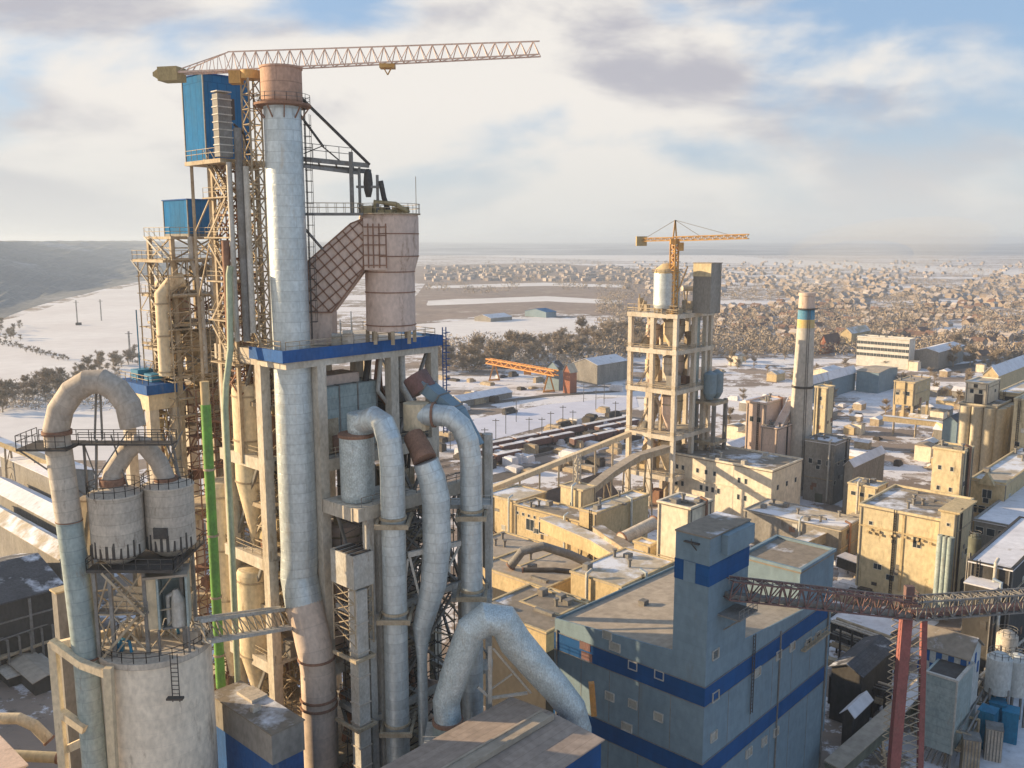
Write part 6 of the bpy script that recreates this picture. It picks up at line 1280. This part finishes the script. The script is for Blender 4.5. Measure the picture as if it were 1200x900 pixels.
while len(spots) < 900:
    x = random.uniform(740,1212); y = 306+112*random.random()**.9
    if x < 850 and y > 345: continue
    if y > 395 and x < 1080: continue
    if nz.noise(V((x*.012,y*.05,6))) < -.22: continue
    p = gr(x,y); th = .55; c_, s_ = math.cos(th), math.sin(th); a_, b_ = p.x*c_+p.y*s_, -p.x*s_+p.y*c_; b_ = round(b_/52)*52+random.choice((-10,10))+random.uniform(-1.5,1.5); k_ = round(a_/17); key = (k_, round(b_/10))
    if key in seen: continue
    seen.add(key); a_ = k_*17+random.uniform(-2,2); spots.append((y, x, V((a_*c_-b_*s_, a_*s_+b_*c_, 0))))
spots.sort(key=lambda q: -q[0]); m = MB(); mb2 = MB()
for i, (y, x, p) in enumerate(spots):
    rz = .55+random.choice((0,1.5708))+random.uniform(-.06,.06)
    if i < 298:
        k = random.randrange(4)
        if i < 4: o = HP[i]; o.location = p; o.rotation_euler = (0,0,rz)
        else: dup(HP[k], p, rz, None, random.uniform(.72,1.0))
    else:
        m, mb2 = mb2, m; f = Fr(p, rz); m.gbox(f, -5, 5, -4, 4, 0, 3.6); m.box8([f.P(-5.4,-4.5,3.4),f.P(5.4,-4.5,3.4),f.P(5.4,4.5,3.4),f.P(-5.4,4.5,3.4),f.P(-5.4,-.2,6.6),f.P(5.4,-.2,6.6),f.P(5.4,.2,6.6),f.P(-5.4,.2,6.6)])
for i in range(260): x = random.uniform(500,735); y = random.uniform(312,330); f = Fr(gr(x,y), random.random()); m.gbox(f, -7, 7, -5, 5, 0, 6)
o = mb2.build('far_houses', 'house_wall', None, (0,0,0)); stuff(o); o['label'] = 'distant mass of brownish house walls and roofs toward the horizon'; o['category'] = 'houses'
o = m.build('far_houses', 'house_roof_snow', None, (0,0,0)); stuff(o); o['label'] = 'distant mass of pale snowy roofs toward the horizon'; o['category'] = 'houses'
# ------------------------------------------------------------------ rail yard
W0_ = thing('freight_wagon', 'dark rail wagon dusted with snow standing in the rail yard', 'wagon', (0,0,0), 'wagons in the rail yard')
m = MB(); m.box(-6,6,-1.4,1.4,1.3,3.6)
for i in range(7): m.box(-5.8+i*1.9,-5.6+i*1.9,-1.5,1.5,1.3,3.6)
m.build('body', 'maroon_steel', W0_); m = MB(); m.box(-6.3,6.3,-1.1,1.1,.9,1.28); m.build('chassis', 'dark_steel', W0_)
m = MB()
for x in (-4.6,-2.9,2.9,4.6):
    for y in (-.75,.75): m.tube([(x,y-.08,.48),(x,y+.08,.48)], .48, 12)
m.build('wheelset', 'dark_steel', W0_); m = MB(); m.box(-5.8,5.8,-1.3,1.3,3.6,3.75); m.build('load', 'yard_snow', W0_)
random.seed(2); first = True; dr = (gr(735,523)-gr(562,562)); dr.normalize(); rz = math.atan2(dr.y, dr.x)
for (x, y), n in (((562,548),7),((570,537),7),((586,527),6)):
    p = gr(x,y)
    for i in range(n):
        if random.random() < .25: continue
        q = p+dr*13.2*i
        if first: W0_.location = q; W0_.rotation_euler = (0,0,rz); first = False
        else: dup(W0_, q, rz)
m = MB()
for x, y in ((555,551),(560,539),(570,530)):
    p = gr(x,y)
    for s in (-.75,.75): w = V((-dr.y,dr.x,0))*s; m.bar(p-dr*30+w+V((0,0,.2)), p+dr*130+w+V((0,0,.2)), .12, .16)
struct(m.build('rail_tracks', 'dark_steel'))
S0_ = None
for i in range(150):
    x = random.uniform(520,735); y = random.uniform(442,556)
    if 462 < y < 512 and (y-498)/(x-600+1e-3) < .2 and y > 510-(x-520)*.2-24 and y < 522-(x-520)*.2: continue
    p = gr(x,y); k = i % 3; f = Fr(p, GA+random.choice((0,1.57))); m = MB(); l, w, h = random.uniform(3,9), random.uniform(2,4), random.uniform(1,3)
    m.gbox(f, 0, l, 0, w, 0, h); m.gbox(f, .3, l-.6, .2, w-.3, h, h+random.uniform(.2,.8)); m.gbox(f, l+.3, l+1.6, 0, w*.7, 0, h*.6)
    tag(m.build('material_stack', ('tan_steel','yard_snow','dark_steel')[k]), ('stack of tan goods lying in the rail yard','snow covered stack of goods lying in the rail yard','stack of dark goods lying in the rail yard')[k], 'stack', 'stacks of goods in the rail yard')
p, q = at(572,432,520), at(652,447,470); t = thing('gantry_crane', 'orange gantry crane in the snowy yard before the tree belt', 'crane', gr(610,455)); p.z = q.z = 11
MB().truss(p, q, 3, 2.6, 14, .4).build('girder', 'orange_paint', t)
for c in (p.lerp(q,.1), p.lerp(q,.9)):
    m = MB()
    for e in (-3,3): m.bar(c, V((c.x+e,c.y+e*.5,0)), .8)
    m.bar(V((c.x-3,c.y-1.5,.6)), V((c.x+3,c.y+1.5,.6)), .8); m.build('leg', 'orange_paint', t)
m = MB(); c = p.lerp(q,.6); m.box(c.x-2,c.x+2,c.y-2,c.y+2,7.5,9.6); m.build('trolley', 'orange_paint', t)
for i, (x, y0, y1, l) in enumerate(((91,352,381,'thin dark mast with hut standing left in the white field'),(119,351,376,'thin dark mast standing right in the white field'),(153,388,424,'nearer lattice mast at the edge of the white field behind the arched pipe'))):
    b = gr(x,y1); h = (y1-y0)*mpp(b); t = thing('field_mast', l, 'mast', b); MB().truss(b, b+V((0,0,h)), .7, .7, 8, .1).build('lattice', 'grey_steel', t); m = MB(); m.bar(b+V((-2.5,0,h*.92)), b+V((2.5,0,h*.92)), .3); m.build('crossarm', 'grey_steel', t)
    if i == 0: m = MB(); m.box(b.x-1,b.x+3,b.y-2,b.y+2,0,2.5); m.build('hut', 'dark_wall', t)
m = MB(); t = thing('lattice_pylon', 'lattice steel mast in front of the long dark storage hall', 'mast', at(676,575,225)); b = at(676,575,225); m.truss(V((b.x,b.y,0)), V((b.x,b.y,at(676,533,225).z)), 1.3, 1.3, 10, .2); m.build('lattice', 'pale_steel', t)
# small huts and goods scattered through the plant
random.seed(77); n_h = 0; HV = {}
for i in range(400):
    if n_h >= 62: break
    x, y = random.uniform(840,1180), random.uniform(424,548)
    if (x-1040)**2/30**2+(y-472)**2/14**2 < 1: continue
    p = gr(x,y); n_h += 1; k = n_h % 4; l, w, h, r = ((6,4,3,1),(9,5,3.5,1.4),(5,5,5,.6),(14,6,4,1.6))[k]
    if k not in HV:
        t = thing('yard_hut', ('tiny tan hut with snowy roof among the plant yards','small ochre hut with dusty roof among the plant yards','square pale hut with flat dark roof among the plant yards','long low grey hut with snowy roof among the plant yards')[k], 'hut', p, 'huts among the plant yards'); f = Fr((0,0,0), GA)
        m = MB(); m.gbox(f,0,l,0,w,0,h); m.gbox(f,-.03,.02,w*.4,w*.6,.1,2.1); m.v = [q+p for q in m.v]; m.build('wall', ('tan_steel','ochre_plaster','white_plaster','grey_plaster')[k], t)
        m = MB(); m.box8([f.P(-.3,-.3,h),f.P(l+.3,-.3,h),f.P(l+.3,w+.3,h),f.P(-.3,w+.3,h),f.P(-.3,w*.45,h+r),f.P(l+.3,w*.45,h+r),f.P(l+.3,w*.55,h+r),f.P(-.3,w*.55,h+r)]); m.v = [q+p for q in m.v]; m.build('roof', ('snow_roof','dusty_roof','brown_roof','snow_roof')[k], t); HV[k] = t
    else: dup(HV[k], p, random.choice((0,1.5708,3.1416)), None, random.uniform(.8,1.3))
for i in range(90):
    x, y = (random.uniform(840,1190), random.uniform(424,560)) if i < 60 else (random.uniform(985,1060), random.uniform(640,800))
    p = gr(x,y); k = i % 3; f = Fr(p, GA+random.choice((0,1.57))); m = MB(); l, w, h = random.uniform(2,6), random.uniform(1.5,3), random.uniform(.8,2)
    m.gbox(f,0,l,0,w,0,h); m.gbox(f,.3,l-.6,.2,w-.3,h,h+random.uniform(.2,.7)); m.gbox(f,l+.3,l+1.4,0,w*.7,0,h*.6)
    tag(m.build('material_stack', ('tan_steel','yard_snow','dark_steel')[k]), ('stack of tan goods lying between the plant halls','snow covered stack of goods lying between the plant halls','stack of dark goods lying between the plant halls')[k], 'stack', 'stacks of goods between the plant halls')
for i in range(40):
    x, y = random.uniform(845,1190), random.uniform(420,500); plant(i % 5, gr(x,y), random.uniform(.35,.8), 'leafless brown tree standing among the plant yards', 'trees among the plant yards')
# smoke drifting over the town
sm = MB()
for (x, y, Y), (ra, rb, rc) in (((948,322,1300),(55,60,16)),((990,304,1350),(95,90,27)),((1045,286,1420),(160,120,42))):
    c = at(x,y,Y); n = 14; prof = [(max(.02,math.sin(math.pi*i/n)), math.cos(math.pi*i/n)) for i in range(n,-1,-1)]; k0 = len(sm.v); sm.tube([(0,0,-1+2*i/n) for i in range(n+1)], [math.sqrt(max(.0004,1-(-1+2*i/n)**2)) for i in range(n+1)], 24)
    for i in range(k0, len(sm.v)): v = sm.v[i]; sm.v[i] = V((c.x+v.x*ra, c.y+v.y*rb, c.z+v.z*rc+v.x*rc*.35))
so_ = sm.build('smoke', 'concrete'); stuff(so_); so_['label'] = 'thin pale smoke drifting over the far town'; so_['category'] = 'smoke'
mm_ = bpy.data.materials.new('smoke'); mm_.use_nodes = True; q_ = mm_.node_tree; q_.nodes.clear(); o_ = q_.nodes.new('ShaderNodeOutputMaterial'); v_ = q_.nodes.new('ShaderNodeVolumePrincipled'); v_.inputs['Color'].default_value = (.9,.89,.87,1); v_.inputs['Density'].default_value = .0016; q_.links.new(v_.outputs[0], o_.inputs['Volume']); so_.data.materials.clear(); so_.data.materials.append(mm_)
# far utility poles
P0_ = MB(); P0_.bar((0,0,0),(0,0,10),.3); P0_.bar((-1.4,0,9.2),(1.4,0,9.2),.25); po = tag(P0_.build('utility_pole','grey_steel',None,(0,0,0)), 'dark utility pole along the rail yard', 'pole', 'utility poles of the rail yard')
for i in range(16):
    o = po if i == 0 else po.copy()
    if i: C.objects.link(o)
    o.location = gr(528+i*13+random.uniform(-3,3), 520-i*2.2+random.uniform(-25,22))
# ================================================================== CAMERA, SUN, SKY, HAZE
cd = bpy.data.cameras.new('Camera'); cam = bpy.data.objects.new('Camera', cd); C.objects.link(cam); scene.camera = cam
cam.location = (0,0,H); cam.rotation_euler = (math.pi/2-PITCH, 0, 0); cd.sensor_width = 36; cd.lens = 36*FOC/1200; cd.clip_start = .5; cd.clip_end = 60000
SE = math.radians(13); SAZ = math.radians(-79)       # azimuth from +Y, clockwise
sd = V((math.sin(SAZ)*math.cos(SE), math.cos(SAZ)*math.cos(SE), math.sin(SE)))
sl = bpy.data.lights.new('Sun', 'SUN'); sl.energy = 5.0; sl.angle = math.radians(.5); sl.color = (1,.75,.45)
so = bpy.data.objects.new('Sun', sl); C.objects.link(so); so.location = (-300,50,200); so.rotation_euler = (-sd).to_track_quat('-Z','Y').to_euler()
w = bpy.data.worlds.new('World'); scene.world = w; w.use_nodes = True; N = w.node_tree.nodes; L = w.node_tree.links; bg = N['Background']
sky = N.new('ShaderNodeTexSky'); sky.sky_type = 'NISHITA'; sky.sun_disc = False; sky.sun_elevation = SE; sky.sun_rotation = SAZ; sky.altitude = 100; sky.air_density = 1; sky.dust_density = 1.5
tc = N.new('ShaderNodeTexCoord'); sx = N.new('ShaderNodeSeparateXYZ'); L.new(tc.outputs['Generated'], sx.inputs[0])
def mth(op, a, b=None, c=None):
    n = N.new('ShaderNodeMath'); n.operation = op
    for i, v in enumerate((a,b,c)):
        if v is None: continue
        if isinstance(v, (int,float)): n.inputs[i].default_value = v
        else: L.new(v, n.inputs[i])
    return n.outputs[0]
def mr(v, a, b, lo=0., hi=1., sm=False):
    n = N.new('ShaderNodeMapRange'); n.interpolation_type = 'SMOOTHSTEP' if sm else 'LINEAR'
    for k, x in zip(('From Min','From Max','To Min','To Max'), (a,b,lo,hi)): n.inputs[k].default_value = x
    L.new(v, n.inputs['Value']); return n.outputs[0]
zz = mth('ADD', mth('MAXIMUM', sx.outputs[2], 0.0), .07); cx = N.new('ShaderNodeCombineXYZ'); L.new(mth('DIVIDE', sx.outputs[0], zz), cx.inputs[0]); L.new(mth('DIVIDE', sx.outputs[1], zz), cx.inputs[1])
def nse(scale, loc, sc=(1,1,1), det=8, ro=.55, dist=.0):
    mp = N.new('ShaderNodeMapping'); mp.inputs['Location'].default_value = loc; mp.inputs['Scale'].default_value = sc; L.new(cx.outputs[0], mp.inputs[0])
    n = N.new('ShaderNodeTexNoise'); n.inputs['Scale'].default_value = scale; n.inputs['Detail'].default_value = det; n.inputs['Roughness'].default_value = ro; n.inputs['Distortion'].default_value = dist; L.new(mp.outputs[0], n.inputs['Vector']); return n.outputs[0]
def mixc(f, A, B_):
    x = N.new('ShaderNodeMix'); x.data_type = 'RGBA'; L.new(f, x.inputs[0]) if not isinstance(f,(int,float)) else None
    for k, c in ((6,A),(7,B_)):
        if isinstance(c, tuple): x.inputs[k].default_value = (*c,1)
        else: L.new(c, x.inputs[k])
    return x.outputs[2]
sv = N.new('ShaderNodeCombineXYZ'); L.new(sx.outputs[0], sv.inputs[0]); L.new(sx.outputs[1], sv.inputs[1]); L.new(mth('MULTIPLY', sx.outputs[2], 2.6), sv.inputs[2]); cx = sv
K = 5.6
def kc(*c): return tuple(v*K for v in c)
cover = nse(3.0, (3.1,1.75,.4), (1,1,1), 8, .5, .25)
right = mr(mth('ADD', sx.outputs[0], mth('MULTIPLY', sx.outputs[2], 1.2)), .40, .72, 0, .27)
cmask = mr(mth('SUBTRACT', cover, right), .34, .49, 0, 1, True)
shade = mr(nse(4.2, (8.3,2.2,.7), (1,1,1), 8, .52, .3), .43, .62, 0, 1, True)
ccol = mixc(shade, kc(.98,.935,.88), kc(.57,.565,.62))
blue = mixc(.0, kc(.30,.50,.80), kc(.30,.50,.80))
nb = N.new('ShaderNodeMix'); nb.data_type = 'RGBA'; nb.inputs[0].default_value = .6; L.new(sky.outputs[0], nb.inputs[6]); nb.inputs[7].default_value = (*kc(.40,.60,.92),1)
c1 = mixc(cmask, nb.outputs[2], ccol)
hzm = mr(sx.outputs[2], .0, .16, .85, 0., True)
c2 = mixc(hzm, c1, kc(.82,.82,.79))
L.new(c2, bg.inputs['Color']); bg.inputs['Strength'].default_value = .085
hz_ = MB(); hz_.box(-9000,9000,-200,14500,-1.2,132); hb = hz_.build('haze', 'concrete', None, (0,0,0)); stuff(hb)
hm = bpy.data.materials.new('haze'); hm.use_nodes = True; hn = hm.node_tree; hn.nodes.clear(); out = hn.nodes.new('ShaderNodeOutputMaterial'); pv = hn.nodes.new('ShaderNodeVolumePrincipled'); pv.inputs['Color'].default_value = (.70,.82,1,1); pv.inputs['Density'].default_value = .00016; pv.inputs['Anisotropy'].default_value = .2; hn.links.new(pv.outputs[0], out.inputs['Volume']); hb.data.materials.clear(); hb.data.materials.append(hm); hb['label'] = 'pale winter haze over the land'; hb['category'] = 'haze'
vs_ = scene.view_settings; vs_.view_transform = 'Standard'; vs_.look = 'None'; vs_.exposure = 0.95; vs_.gamma = 1.0; vs_.use_curve_mapping = False
